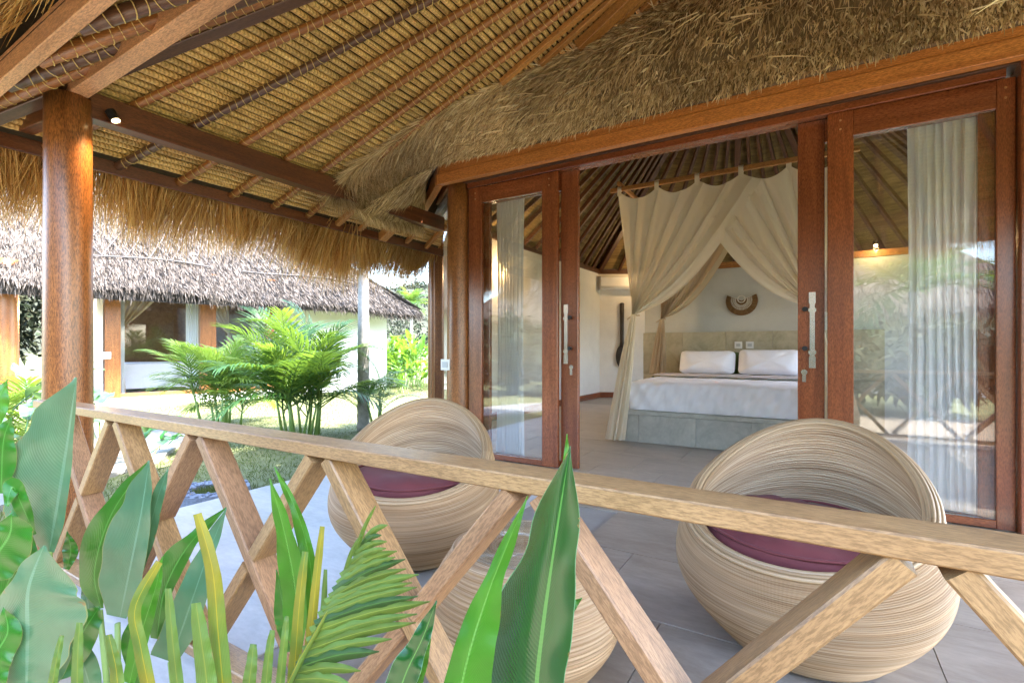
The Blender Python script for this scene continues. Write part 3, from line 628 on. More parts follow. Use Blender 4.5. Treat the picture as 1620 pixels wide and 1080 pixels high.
# ================================================================== RAILING
rl = empty('verandah_railing', (-1.1, .91, 0), 'weathered timber railing of crossed braces along the edge of the verandah', 'railing')
RX0, RX1 = -3.30, 2.6
beam('top_rail', (RX0, .91, .825), (RX1, .91, .825), .09, .036, M_RAIL, rl, ch=.003)
beam('bottom_rail', (RX0, .91, .075), (RX1, .91, .075), .085, .036, M_RAIL, rl)
beam('end_post', (RX0+.02, .91, -.01), (RX0+.02, .91, .80), .08, .05, M_RAILD, rl, up=(1, 0, 0))
ap = -.505; pit = .644
for k in range(-5, 5):
    x0, x1 = ap+k*pit, ap+(k+1)*pit
    if x0 < RX0-.4 or x1 > RX1: continue
    xm, zm = (x0+x1)/2, .45; d = np.array([x1-x0-.035, .70]); 
    g_ = .045/2
    for sgn in (1, -1):
        A_ = Vector((xm-sgn*(x1-x0-.06)/2, .912, .800)); B_ = Vector((xm+sgn*(x1-x0-.06)/2, .912, .100))
        if A_.x < RX0 or B_.x < RX0:
            pass
        if sgn == 1: beam('brace', A_, B_, .080, .040, M_RAIL if k % 2 else M_RAILD, rl, up=(1, 0, 1))
        else:
            m_ = (A_+B_)/2; dd = (B_-A_).normalized()*.026
            beam('brace', A_, m_-dd, .084, .040, M_RAILD if k % 2 else M_RAIL, rl, up=(-1, 0, 1)); beam('brace', m_+dd, B_, .084, .040, M_RAILD if k % 2 else M_RAIL, rl, up=(-1, 0, 1))

# ================================================================== CHAIRS AND TABLE
def rr(t): return .26*(1-t)+.395*t+.100*math.sin(math.pi*t)
def chair(loc, rz, label, clabel):
    L = Vector(loc)
    t_ = empty('rattan_pod_chair', (0, 0, 0), label, 'chair', 'rattan pod chairs on the verandah')
    def surf(t, q, off=0):
        r = rr(t)+off; zc = .02+.51*t; a = t**1.4; sn = math.sin(q)
        return (r*math.cos(q)*(1-.05*max(0, sn)*t), r*sn*(1+.06*t), zc+a*(.19*sn+.05*sn*sn))
    NC = 62
    def outer(u, v): k = v*NC; return surf(v, u*2*math.pi, .011*abs(math.sin(math.pi*k))**.6)
    b = MB(); b.grid(outer, 88, NC*4, True); b.obj('woven_shell', M_RATTAN, t_, True, origin=(0, 0, 0))
    def inner(u, v): k = v*46; return surf(1-v*.62, u*2*math.pi, -.034-.007*abs(math.sin(math.pi*k))**.7)
    b = MB(); b.grid(inner, 80, 46*4, True); b.obj('woven_lining', M_RATTANI, t_, True, origin=(0, 0, 0))
    for j in range(5):
        off = .010-j*.0115; dz = .004+.012*math.sin(math.pi*j/4)
        b = MB(); pts = [np.array(surf(1, u, off))+np.array([0, 0, dz]) for u in np.linspace(0, 2*math.pi, 73)]
        b.tube(pts, .0078, 8, False); b.obj('rim_cane', M_RATRIM, t_, True, origin=(0, 0, 0))
    b = MB(); b.lathe([(.0, .015), (.26, .012), (.275, .03)], 40); b.obj('base', M_RATRIM, t_, origin=(0, 0, 0))
    t_.location = L; t_.rotation_euler = (0, 0, rz)
    # cushion
    b = MB(); pr = [(0, .425), (.15, .432), (.26, .43), (.325, .415), (.352, .385), (.352, .35), (.33, .315), (.2, .29), (0, .29)]
    pr2 = []
    for i in range(len(pr)-1):
        for f in (0, .5): pr2.append((pr[i][0]*(1-f)+pr[i+1][0]*f, pr[i][1]*(1-f)+pr[i+1][1]*f))
    pr2.append(pr[-1])
    b.lathe(pr2, 56)
    b.V = [(x*(1.03+.01*math.sin(7*y*9)), y, z+.010*math.sin(x*14+y*5)*math.cos(y*11-x*6)*(1 if z > .38 else .2)+.004*math.sin(x*60+y*22)) for x, y, z in b.V]
    o = b.obj('seat_cushion', M_MAROON, None, True, origin=(0, 0, 0), label=clabel, cat='cushion', group='maroon chair cushions'); o.location = L+Vector((0, 0, .028)); o.rotation_euler = (0, 0, rz)
    for zp in (.405, .318): pb = MB(); pb.tube([(.346*1.03*math.cos(q), .346*math.sin(q), zp+.004*math.sin(q*5)) for q in np.linspace(0, 6.2832, 49)], .0055, 6, False); pp_ = pb.obj('piping', M_MAROON, None, True, origin=(0, 0, 0)); pp_.parent = o
    return t_
chair((-.035, 2.17, 0), -.22, 'rattan pod chair in front of the right glass panel', 'maroon cushion in the chair before the right glass panel')
chair((-1.83, 2.02, 0), .50, 'rattan pod chair in front of the left glass panel and round post', 'maroon cushion in the chair before the left glass panel')
tb = empty('rattan_side_table', (-.86, 1.50, 0), 'round coiled rattan side table with glass top between the two pod chairs', 'side table')
b = MB(); pr = []
for i in range(30*4+1):
    t = i/120; r = .22*(1-t)+.25*t+.095*math.sin(math.pi*min(1, t*1.02)); pr.append((r+.0055*abs(math.sin(math.pi*i/4)), .01+.40*t))
b.lathe(pr, 72, (-.86, 1.50)); b.obj('woven_shell', M_RATTAN, tb, True)
b = MB(); pr = []
for i in range(17*4+1): t = i/68; pr.append((.252*(1-t)+.001, .41+.006*abs(math.sin(math.pi*i/4))))
b.lathe(pr, 64, (-.86, 1.50)); b.obj('coiled_top', M_RATTANI, tb, True)
b = MB(); b.lathe([(.001, .4195), (.206, .4195), (.212, .422), (.212, .426), (.208, .428), (.001, .428)], 64, (-.86, 1.50)); b.obj('glass_top', M_GLASS, tb, True)

# ================================================================== BEDROOM
bd = empty('bed_platform', (-.9, 6.9, 0), 'low pale green stone bed platform inside the hut', 'bed platform')
X0, X1, Y0, Y1, PH = -1.96, .20, 5.73, 7.9, .37
b = MB(); b.box((X0+.03, Y0+.03, 0), (X1-.03, Y1, PH-.05)); b.obj('core', M_GROUT, bd)
beam('stone_slab', (X0-.015, (Y0+Y1)/2, PH-.022), (X1+.015, (Y0+Y1)/2, PH-.022), Y1-Y0+.03, .044, M_GREENST, bd)
xs = [X0, X0+.22, X0+.86, X0+1.42, X1]
for a, c in zip(xs, xs[1:]): beam('stone_panel', (a+.002, Y0+.014, .163), (c-.002, Y0+.014, .163), .028, .318, M_GREENST, bd, ch=.002)
ys = [Y0+.03, Y0+.65, Y0+1.3, Y1]
for a, c in zip(ys, ys[1:]): beam('stone_panel', (X0+.014, a+.002, .163), (X0+.014, c-.002, .163), .028, .318, M_GREENST, bd, ch=.002)
hb_ = empty('bed_headboard', (-.5, 7.96, .37), 'olive stone slab headboard panel behind the pillows', 'headboard')
for a, c in ((-2.34, -1.72), (-1.72, -1.1), (-1.1, -.48), (-.48, .14), (.14, .8)):
    for z0, z1 in ((0, .68), (.68, 1.35)): beam('stone_panel', (a+.002, 7.975, (z0+z1)/2), (c-.002, 7.975, (z0+z1)/2), .05, z1-z0-.003, M_HEADST, hb_, ch=.002)
def cloth_box(x0, x1, y0, y1, z0, z1, r, nx=46, ny=40, wr=.006):
    def f(u, v):
        # unrolled: the top with rounded edges dropping to the sides
        def prof(t, a, c):
            e = .13
            if t < e: k = t/e; return a, k
            if t > 1-e: k = (1-t)/e; return c, k
            return a+(c-a)*(t-e)/(1-2*e), 1.
        x, kx = prof(u, x0, x1); y, ky = prof(v, y0, y1); k = min(kx, ky)
        z = z0+(z1-z0)*math.sin(min(1, k)*math.pi/2)
        sh = (1-k)*0; xi = r*(1-math.sqrt(max(0, 1-(1-min(1, k))**2)))*-0
        if k < 1 or u <= .13 or u >= .87 or v <= .13 or v >= .87:
            cx, cy = (x0+x1)/2, (y0+y1)/2
        dx = min(x-x0, x1-x); dy = min(y-y0, y1-y); d = min(dx, dy)
        if k >= 1: z = z1-r*max(0, 1-d/.12)**2
        z = min(z, z1-r*max(0, 1-d/.12)**2) if k >= 1 else z0+(z1-r-z0)*k
        bl = .02*math.sin(math.pi*k) if k < 1 else 0
        if kx < 1: x += (-bl if u < .5 else bl)
        if ky < 1: y += (-bl if v < .5 else bl)
        z += wr*(math.sin(x*9+y*23+2*math.sin(y*5))*.5+math.sin(x*31-y*7)*.25)*(k if k < 1 else 1)
        if ky < 1: y += wr*1.4*math.sin(x*26+z*18)+wr*.8*math.sin(x*55-z*30)
        if kx < 1: x += wr*1.4*math.sin(y*26+z*18)
        return (x, y, z)
    b = MB(); b.grid(f, nx, ny); return b
mt = cloth_box(-1.88, .12, 5.80, 7.85, .375, .72, .035, 130, 110, .007); mt.obj('mattress', M_SHEET, None, True, label='thick mattress under white sheets on the stone platform', cat='mattress')
b = MB(); b.grid(lambda u, v: (-1.90+2.04*u, 6.62+.10*v+.05*math.sin(u*5), .728+.008*math.sin(u*17)-(0 if .02 < u < .98 else .2)), 60, 3)
b.obj('bed_runner', M_GREENC, None, True, label='thin green cloth strip laid across the white bed', cat='bed runner')
b = MB(); b.grid(lambda u, v: (-1.87+1.98*u, 6.74+.80*v, .735+.012*math.sin(v*3.1)+.004*math.sin(u*31+v*5)), 60, 14)
b.obj('folded_sheet', plain('blush_cotton', (.70, .66, .68), .8, var=.05), None, True, label='folded blush sheet between the green strip and the pillows', cat='sheet')
def pillow(cx, cy, cz, w_, h_, th, mat, label, lean=.35, group=None):
    b = MB()
    def f(u, v):
        q = u*2*math.pi; a = (v-.5)*math.pi; X_ = math.copysign(abs(math.cos(q))**.28, math.cos(q)); Z_ = math.copysign(abs(math.sin(q))**.28, math.sin(q))
        ca = abs(math.cos(a))**.32; x = X_*ca*w_/2; z = Z_*ca*h_/2
        edge = min(1, (1-(abs(x)/(w_/2))**4)*(1-(abs(z)/(h_/2))**4)+.02); y = math.sin(a)*th/2*edge**.4
        pin = 1-.06*(1-(abs(x)/(w_/2))**2); z *= pin
        y += .006*math.sin(x*30+z*14)+.004*math.sin(z*55-x*20); return (x, y, z)
    b.grid(f, 48, 20, True)
    o = b.obj('pillow', mat, None, True, origin=(0, 0, 0), label=label, cat='pillow', group=group); o.location = (cx, cy, cz); o.rotation_euler = (-lean, 0, 0)
pillow(-1.31, 7.62, .90, .76, .36, .2, M_SHEET, 'white pillow at the left of the headboard, nearer the tied drape', .35, 'white pillows')
pillow(-.50, 7.62, .91, .78, .38, .2, M_SHEET, 'white pillow right of the wall sockets', .35, 'white pillows')
pillow(-1.30, 7.78, .89, .86, .34, .16, M_GREENC, 'dark green pillow behind the left white pillow', .15, 'green pillows')
pillow(-.42, 7.78, .89, .86, .34, .16, M_GREENC, 'dark green pillow behind the right white pillow', .15, 'green pillows')
for px_, nm, lab in ((1168, 'wall_socket', 'white phone socket above the pillows, nearer the left pillow'), (1186, 'light_switch', 'white light switch above the gap between the pillows')):
    X = on_y(px_, 7.93); s_ = empty(nm, (X, 7.945, 1.15), lab, 'socket' if 'socket' in nm else 'switch')
    b = MB(); b.box((X-.05, 7.932, 1.10), (X+.05, 7.948, 1.20)); b.obj('cover_plate', M_WPL, s_)
    b = MB(); b.box((X-.028, 7.926, 1.128), (X+.028, 7.934, 1.172)); b.obj('rocker', M_GRPL, s_)
# canopy frame and net
RY, RZ = 5.92, 3.06; RX = (-2.15, .40)
cf = empty('canopy_frame', (-.9, 6.9, RZ), 'brown timber canopy frame hung above the bed', 'canopy frame')
beam('rod', (RX[0], RY, RZ), (RX[1], RY, RZ), .045, .05, M_PLATE, cf); beam('rod', (RX[0], 7.75, RZ-.0), (RX[1], 7.75, RZ-.0), .045, .05, M_PLATE, cf)
for x in (RX[0]+.13, RX[1]-.13):
    beam('cross_rod', (x, RY-.08, RZ+.05), (x, 7.83, RZ+.05), .04, .045, M_PLATE, cf)
    for y in (RY, 7.75):
        b = MB(); b.tube([(x, y, RZ+.07), (x, y, RZ+1.6)], .004, 5); b.obj('hanging_cord', M_BLACKM, cf)
TX = [-2.03+.455*k for k in range(6)]
def net(Y, xa, xb, G, name_lab, mat, flip=1, tail=True, tailto=None):
    th = empty('bed_net', (G[0], Y, G[2]), name_lab, 'net')
    tabs = [t for t in TX if min(xa, xb)-.05 <= t <= max(xa, xb)+.05]
    def top(u):
        x = xa+(xb-xa)*u; ds = min([abs(x-t) for t in TX]); s = .09*(1-(1-min(1, ds/.2275))**2)**1.0 if True else 0
        return np.array([x, Y, RZ-.035-s*1.15])
    Gx = np.array(G)
    def f(u, v):
        a = top(u); e = Gx+np.array([flip*.045*(u-.5), 0, .02*(u-.5)])
        vv = v
        p = a*(1-vv)+e*vv
        # the free edge (u=1) bellies downwards and towards the tie
        sag = math.sin(math.pi*vv)*(.06+.30*u*u)
        hor = (a[0]-Gx[0])
        p[0] = Gx[0]+hor*(1-vv)**(1.0+.15*u)+e[0]*0+ (e[0]-Gx[0])*vv
        p[2] -= sag*.95*u
        p[1] += .06*(abs(math.sin(u*20+vv))**.6*2-1)*(.25+vv*1.3)*(1-vv*.55)+.015*math.sin(u*95+vv*3)*vv+flip*.0
        return p
    b = MB(); b.grid(lambda u, v: tuple(f(u, v)), 150, 40); b.obj('swag', mat, th, True)
    for t in tabs:
        b = MB(); b.grid(lambda u, v: (t-.025+.05*u, Y+.03*math.cos(v*2*math.pi), RZ+.005+.035*math.sin(v*2*math.pi)), 2, 12); b.grid(lambda u, v: (t-.025+.05*u-.0, Y-.027, RZ-.0-.09*v), 2, 4); b.obj('tab', mat, th, True)
    b = MB(); tt = tailto
    def tf_(u, v):
        q = u*2*math.pi; r = .032+.05*v**.8; r *= 1+.5*math.sin(q*9+v*2)*min(1, v*3)
        c = Gx*(1-v)+np.array(tt)*v; return (c[0]+r*math.cos(q), c[1]+.7*r*math.sin(q), c[2]-.0)
    b.grid(tf_, 84, 16, True); b.obj('tail', mat, th, True)
    b = MB(); b.tube([(G[0]+.04*math.cos(q), Y+.035*math.sin(q), G[2]) for q in np.linspace(0, 6.283, 17)], .009, 6, False); b.tube([(G[0]-.04, Y-.02, G[2]), (G[0]-.10, Y-.04, G[2]-.05)], .006, 5); b.obj('tie_band', M_DRAPEB, th, True)
net(RY, TX[0]-.02, TX[4]-.25, (-1.83, RY-.10, 1.50), 'cream net panel on the front rod gathered at the left bed corner', M_DRAPE, 1, True, (-1.99, 5.63, .03))
net(RY+.03, TX[5]+.02, TX[1]+.30, (.03, RY-.06, 1.50), 'cream net panel on the front rod gathered at the right bed corner', M_DRAPE, -1, True, (.19, 5.63, .03))
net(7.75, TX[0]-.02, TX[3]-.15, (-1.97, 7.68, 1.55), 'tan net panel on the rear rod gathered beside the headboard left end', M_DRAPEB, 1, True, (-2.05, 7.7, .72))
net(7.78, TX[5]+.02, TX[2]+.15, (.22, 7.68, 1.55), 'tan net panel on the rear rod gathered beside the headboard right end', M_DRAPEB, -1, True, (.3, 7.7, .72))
# side net curtain strips
# wall ornament
X = on_y(1173, 7.97); wo_ = empty('wall_ornament', (X, 7.99, 1.72), 'brown half round woven fan with white shells on the wall above the bed', 'wall ornament')
b = MB(); R = .215
pts = [(X+R*math.cos(a), R*math.sin(a)) for a in np.linspace(math.radians(-205), math.radians(25), 40)]
V = [(p[0], 7.985-.012*(i % 2), 1.80+p[1]) for i, p in enumerate(pts)]+[(X, 7.975, 1.80)]; b.add(V, [(i, i+1, 40) for i in range(39)]); V2 = [(v[0], 8.005, v[2]) for v in V[:40]]; b.add(V[:40]+V2, [(i, 40+i, 41+i, i+1) for i in range(39)]); b.obj('woven_fan', M_WEAVE, wo_)
b = MB()
for ring_, rad in ((.085, 24), (.108, 26), (.135, 30)):
    for k in range(rad):
        a = math.radians(-200)+math.radians(220)*k/(rad-1); c = np.array([X+ring_*math.cos(a), 7.967, 1.81+ring_*math.sin(a)]); d = np.array([math.cos(a), 0, math.sin(a)])
        b.tube([c-d*.013, c, c+d*.013], [.003, .0055, .002], 5)
b.obj('shell_rays', M_SHELL, wo_, kind='stuff')
b = MB(); b.tube([(X+.05*math.cos(q), 7.962, 1.825+.05*math.sin(q)) for q in np.linspace(0, 6.283, 25)], .008, 6, False); b.obj('shell_ring', M_SHELL, wo_)
# air conditioner and giant spoon on the rear wall
def rw(px_, off=.09):     # point on the rear-left wall
    p, q = np.array(RING[6]), np.array(RING[5]); d = (q-p)/np.linalg.norm(q-p); n_ = np.array([d[1], -d[0]])
    u = px_-UC; r = CF*F+CR*u; A_ = np.array([[r[0], -d[0]], [r[1], -d[1]]]); s_ = np.linalg.solve(A_, p+n_*off); return r*s_[0], d, n_
c, d, n_ = rw(975); ac = empty('air_conditioner', (*c, 2.6), 'white wall air conditioner near the ceiling of the rear wall', 'air conditioner')
p0 = c-d*.38; p1 = c+d*.42; a_, b_ = Vector((*(p0+n_*.1), 2.55)), Vector((*(p1+n_*.1), 2.55))
beam('casing', a_, b_, .22, .30, M_WPL, ac, ch=.03); beam('air_flap', a_+Vector((*(n_*.112), -.10)), b_+Vector((*(n_*.112), -.10)), .012, .05, M_GRPL, ac)
c, d, n_ = rw(984, .12); spn = MB()
spn.tube([(c[0], c[1], z) for z in (2.12, 2.10, 1.6, 1.25, 1.12)], [.03, .05, .042, .045, .06], 12)
spn.grid(lambda u, v: (lambda q, a: (c[0]+.135*math.sin(a)*math.cos(q)*d[0], c[1]+.135*math.sin(a)*math.cos(q)*d[1]+.03*math.sin(a)*math.sin(q)-.01, .92+.26*math.cos(a)))(u*6.2832, v*math.pi), 20, 14, True)
spn.obj('giant_spoon', M_SPOON, None, True, label='giant black wooden spoon hanging on the rear wall', cat='spoon')
# curtains
def curtain(x0, x1, y, z0, z1, label, amp=.025, wn=9, par=None, dirv=None):
    b = MB()
    def f(u, v):
        ph = u*wn*2*math.pi; gather = 1-.02*math.sin(math.pi*v*.9)
        x = (x0+x1)/2+(x1-x0)*(u-.5)*gather+.01*math.sin(v*3+u*4); return (x, y+amp*(1+.4*v)*math.sin(ph+.7*math.sin(v*2.2+u*9))+.008*math.sin(ph*2.3), z0+(z1-z0)*v)
    b.grid(f, wn*12, 14); return b.obj('window_curtain', M_SHEER, None, True, label=label, cat='curtain', group='sheer curtains of the hut')
curtain(on_y(785, 4.33), on_y(830, 4.33), 4.33, .02, 2.74, 'sheer white curtain behind the left glass panel', wn=8)
curtain(on_y(1440, 4.33)-.02, on_y(1545, 4.33)+.05, 4.33, .02, 2.74, 'sheer white curtain behind the right glass panel', wn=8)
c = sidept(.55, -.0); b = MB(); b.grid(lambda u, v: (*(sidept(.28+.7*u, 0)+np.array([.16+.02*math.sin(u*40), .14])), .02+2.7*v), 60, 4); b.obj('window_curtain', M_SHEER, None, True, label='sheer white curtain in the narrow side window', cat='curtain', group='sheer curtains of the hut')
# switch on the hut post
p = at(721, 580, 5.02); s_ = empty('light_switch', tuple(p), 'white light switch on the round post left of the glass', 'switch')
b = MB(); x, y = -3.19, 3.965; b.box((x-.055, y-.02, .88), (x+.055, y, .99)); b.obj('cover_plate', M_WPL, s_); b = MB(); b.box((x-.032, y-.026, .905), (x+.032, y-.019, .965)); b.obj('rocker', M_GRPL, s_)
# ceiling spot lamps inside the hut
for (x, y, z, lab, e) in ((.70, 7.90, 2.44, 'lit lamp on the beam above the bed wall seen through the right glass', .5), (*at(1022, 430, 10.6), 'small lit lamp glowing through the bed net', 1.5), (-4.12, 6.6, 2.35, 'lit wall lamp on the left wall of the bedroom', 5)):
    l_ = empty('wall_lamp', (x, y, z), lab, 'lamp'); b = MB(); b.tube([(x, y, z+.05), (x, y, z)], .03, 12); b.obj('lamp_body', M_BLACKM, l_); b = MB(); b.grid(lambda u, v: (x+.022*math.sin(v*3.14)*math.cos(u*6.283), y+.022*math.sin(v*3.14)*math.sin(u*6.283), z-.012+.022*math.cos(v*3.14)), 10, 6, True); b.obj('bulb', M_LAMP, l_, True)
    lamp((x+(.06 if x < -3 else 0), y-(.08 if y > 7 else 0), z-.07), e)

# ================================================================== NEIGHBOUR BUNGALOW
N0 = np.array([-13.03, 4.73]); NT = np.array([.258, .966]); NN = np.array([.966, -.258])
def nb(s, d, h): p = N0+NT*s+NN*d; return np.array([p[0], p[1], h])
def s_at(px_, d=0):
    u = px_-UC; r = CF*F+CR*u; A_ = np.array([[r[0], -NT[0]], [r[1], -NT[1]]]); return np.linalg.solve(A_, N0+NN*d)[1]
nh = empty('neighbour_bungalow', tuple(nb(3, 0, -.15)), 'white thatched bungalow with large glass windows across the garden', 'bungalow')
SE = s_at(612); SW1 = s_at(433)
def nwall(s0, s1, d0, d1, z0, z1, mat=M_WALLN, name='wall', par=nh):
    b = MB(); P4 = [nb(s0, d0, 0), nb(s1, d0, 0), nb(s1, d1, 0), nb(s0, d1, 0)]
    b.add([(p[0], p[1], z0) for p in P4]+[(p[0], p[1], z1) for p in P4], [(0, 3, 2, 1), (4, 5, 6, 7), (0, 1, 5, 4), (1, 2, 6, 5), (2, 3, 7, 6), (3, 0, 4, 7)])
    return b.obj(name, mat, par)
nwall(SW1+.02, SE, -.15, 0, -.15, 2.9); nwall(SE-.15, SE+.002, -6, -.15, -.15, 2.9)
nwall(s_at(165), SW1, -6, .25, -.17, .02, M_WALLN, 'plinth'); nwall(-5.5, s_at(165)-.01, -6, 1.2, -.17, -.02, M_CONC, 'porch_floor')
nwall(s_at(165), SE-.15, -6.1, -6.0, 0, 2.9, M_RAILD); nwall(s_at(120), s_at(163), -1.6, -1.5, 0, 2.9, M_WALL); nwall(s_at(163)-.1, s_at(163), -1.5, 0, 0, 2.9, M_WALL)
nwall(s_at(165), SE-.15, -6, 0, .018, .022, M_TILE, 'inner_floor'); nwall(s_at(165), SE, -6, 0, 2.8, 2.85, M_MAT, 'inner_ceiling')
def npost(pa, pb, par=nh, mat=M_COCO):
    a, c = s_at(pa), s_at(pb); m_ = (a+c)/2; wd = c-a; p = nb(m_, .02, 0); beam('post', (p[0], p[1], 0.0), (p[0], p[1], 2.9), .2, wd, mat, par, up=(NT[0], NT[1], 0))
for pa, pb in ((165, 190), (315, 340), (419, 433)): npost(pa, pb)
p = nb(s_at(8), .3, 0); pole('post', (p[0], p[1], -.1), (p[0], p[1], 2.8), .21, .2, M_COCO, nh, 20, 4)
p = nb(s_at(34)-1.9, -.1, 0); pole('post', (p[0], p[1], -.1), (p[0], p[1], 2.8), .19, .18, M_COCO, nh, 20, 4)
for pa, pb in ((190, 315), (340, 419)):
    a, c = s_at(pa), s_at(pb); wn_ = subempty('window', tuple(nb((a+c)/2, 0, .02)), nh)
    for z in (.06, 2.75): P_, Q_ = nb(a, -.02, z), nb(c, -.02, z); beam('frame_rail', P_, Q_, .08, .09, M_ORANGE, wn_)
    b = MB(); b.add([nb(a, -.02, .1), nb(c, -.02, .1), nb(c, -.02, 2.7), nb(a, -.02, 2.7)], [(0, 1, 2, 3)]); b.obj('glass_pane', M_GLASS, wn_)
for pa, pb, lab in ((294, 316, 'cream curtain in the wide window of the bungalow across the garden'), (398, 420, 'cream curtain in the second window of the bungalow across the garden'), (189, 197, 'gathered cream curtain at the left edge of the wide window across the garden')):
    a, c = s_at(pa, -.35), s_at(pb, -.35); b = MB(); b.grid(lambda u, v: tuple(nb(a+(c-a)*u, -.35+.035*math.sin(u*38), .05+2.7*v)), 50, 3); b.obj('window_curtain', M_SHEER, None, True, label=lab, cat='curtain', group='curtains of the bungalow across the garden')
sB = s_at(262, -2.4)
b = MB(); 
def nbed(u, v):
    q = u*2*math.pi; X_ = math.copysign(abs(math.cos(q))**.25, math.cos(q)); Y_ = math.copysign(abs(math.sin(q))**.25, math.sin(q)); k = min(1, v*1.6); r = 1 if v < .55 else max(0, 1-(v-.55)/.45)
    return tuple(nb(sB+1.2*X_*r, -2.6+1.0*Y_*r, .1+.62*min(1, v/.45)))
b.grid(nbed, 32, 12, True); b.obj('bed', M_SHEET, None, True, label='white bed seen through the wide window across the garden', cat='bed')
for sgn, x in ((1, -1.15), (-1, 1.15)):
    b = MB(); b.grid(lambda u, v: tuple(nb(sB+x+sgn*(1.1*u*(1-v)**1.3), -.85+.06*math.sin(u*30), 2.75-1.3*v-.15*math.sin(v*3.14)*u)), 50, 14)
    b.grid(lambda u, v: tuple(nb(sB+x+.10*math.cos(u*6.283)*(.4+v), -.85+.1*math.sin(u*6.283), 1.45-1.4*v)), 24, 6, True)
    b.obj('bed_net', M_DRAPEB, None, True, label=('left' if sgn > 0 else 'right')+' side of the tied bed net behind the wide window across the garden', cat='net', group='bed nets across the garden')
lp = nb(s_at(152), -1.44, 2.05); l_ = empty('wall_lamp', tuple(lp), 'lit wall lamp on the porch of the bungalow across the garden', 'lamp'); b = MB(); b.tube([(lp[0], lp[1], lp[2]+.1), (lp[0], lp[1], lp[2])], .04, 10); b.obj('lamp_body', M_BLACKM, l_)
b = MB(); b.tube([(lp[0], lp[1], lp[2]-.002), (lp[0], lp[1], lp[2]-.03)], .03, 10); b.obj('bulb', M_LAMP, l_); q = lp+np.array([*(NN*.12), -.1]); lamp(tuple(q), 25)
p = nb(s_at(168), .13, .95); s_ = empty('light_switch', tuple(p), 'white switch plate on the post of the bungalow across the garden', 'switch'); beam('cover_plate', p-np.array([*(NT*.07), 0]), p+np.array([*(NT*.07), 0]), .02, .14, M_WPL, s_)
# its roof
SV = s_at(372, .8)
def nroof(s, t):       # t 0 at the eave, 1 at the ridge
    e = math.exp(-((s-SV)/.42)**2); hip = max(0, s-(SE-.2))
    d = .85-4.1*t-.10*e*(1-t); h = 2.36+3.3*t-.0*e*(1-t)+.05*math.sin(s*1.7)-.02*s*(1-t)
    h -= hip*.8*(1 if t > 0 else 0)*min(1, t*2); 
    return s, d, h
S0, S1 = -7.0, SE+.75
def nr(u, t): 
    s = S0+(S1-S0)*u; s2 = s-max(0, (t*4.1)-(S1-s))*0
    k = S1-t*3.9; s = min(s, k) if s > k else s
    return nb(*nroof(s, t))
b = MB(); b.grid(lambda u, v: tuple(nr(u, v)), 90, 14)
def hipf(u, v): a_ = nb(S1, .85-6*u, 2.30); k = nb(*nroof(S1-3.9*v, v)); e_ = nb(S1-3.9*v, .85-4.1*v-(6-2*v)*u*(1-v)*1., 2.30+3.3*v); return tuple(a_*(1-v)+np.array(e_)*v) if v == 0 else tuple(e_)
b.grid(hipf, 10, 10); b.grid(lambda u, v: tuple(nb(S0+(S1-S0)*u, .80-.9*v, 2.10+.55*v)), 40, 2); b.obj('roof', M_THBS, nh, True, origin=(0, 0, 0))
b.V
Ps, Ds, Ls, Ws = [], [], [], []
for k in range(42000):
    if k % 9 == 0: u, t = random.random()**.7, random.random(); p = np.array(hipf(u*.5, t)); dn = np.array(hipf(u*.5, max(0, t-.05)))-p if t > .05 else np.array([.3, .2, -.6])
    else:
        u, t = random.random(), random.random()**1.6*.75; p = nr(u, t); dn = nr(u, t-.05)-p
    dn = dn/(np.linalg.norm(dn)+1e-9); Ps.append(p+np.array([0, 0, .015])); Ds.append(dn+np.array([NN[0]*.1, NN[1]*.1, .06])+rng.normal(size=3)*.16); Ls.append(random.uniform(.12, .28)); Ws.append(random.uniform(.012, .026))
for k in range(7000):
    u = random.random(); p = nr(u, random.random()*.03); Ps.append(p+np.array([0, 0, random.uniform(-.10, .02)])); Ds.append(np.array([NN[0]*.5, NN[1]*.5, -.9])+rng.normal(size=3)*.16); Ls.append(random.uniform(.12, .30)); Ws.append(random.uniform(.010, .022))
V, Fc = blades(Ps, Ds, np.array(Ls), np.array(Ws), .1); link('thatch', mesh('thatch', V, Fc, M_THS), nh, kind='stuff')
def batten(s0, t0, s1, t1, r=.022):
    P_ = [nb(*nroof(s0+(s1-s0)*k/6, t0+(t1-t0)*k/6))+np.array([0, 0, .07]) for k in range(7)]; b = MB(); b.tube(P_, r*.8, 6); b.obj('batten', M_BATTEN, nh)
batten(s_at(110, 0), .20, s_at(335, 0), .21); batten(s_at(385, 0), .22, s_at(560, 0), .21)
for k in range(12):
    s = s_at(120, 0)+k*.42; 
    if s < s_at(325, 0)-.2: batten(s, .21, s+.42, .42, .012); batten(s+.42, .21, s, .42, .012)
for k in range(12):
    s = s_at(390, 0)+k*.36
    if s < s_at(550, 0)-.3: batten(s+.4, .22, s, .42, .014)

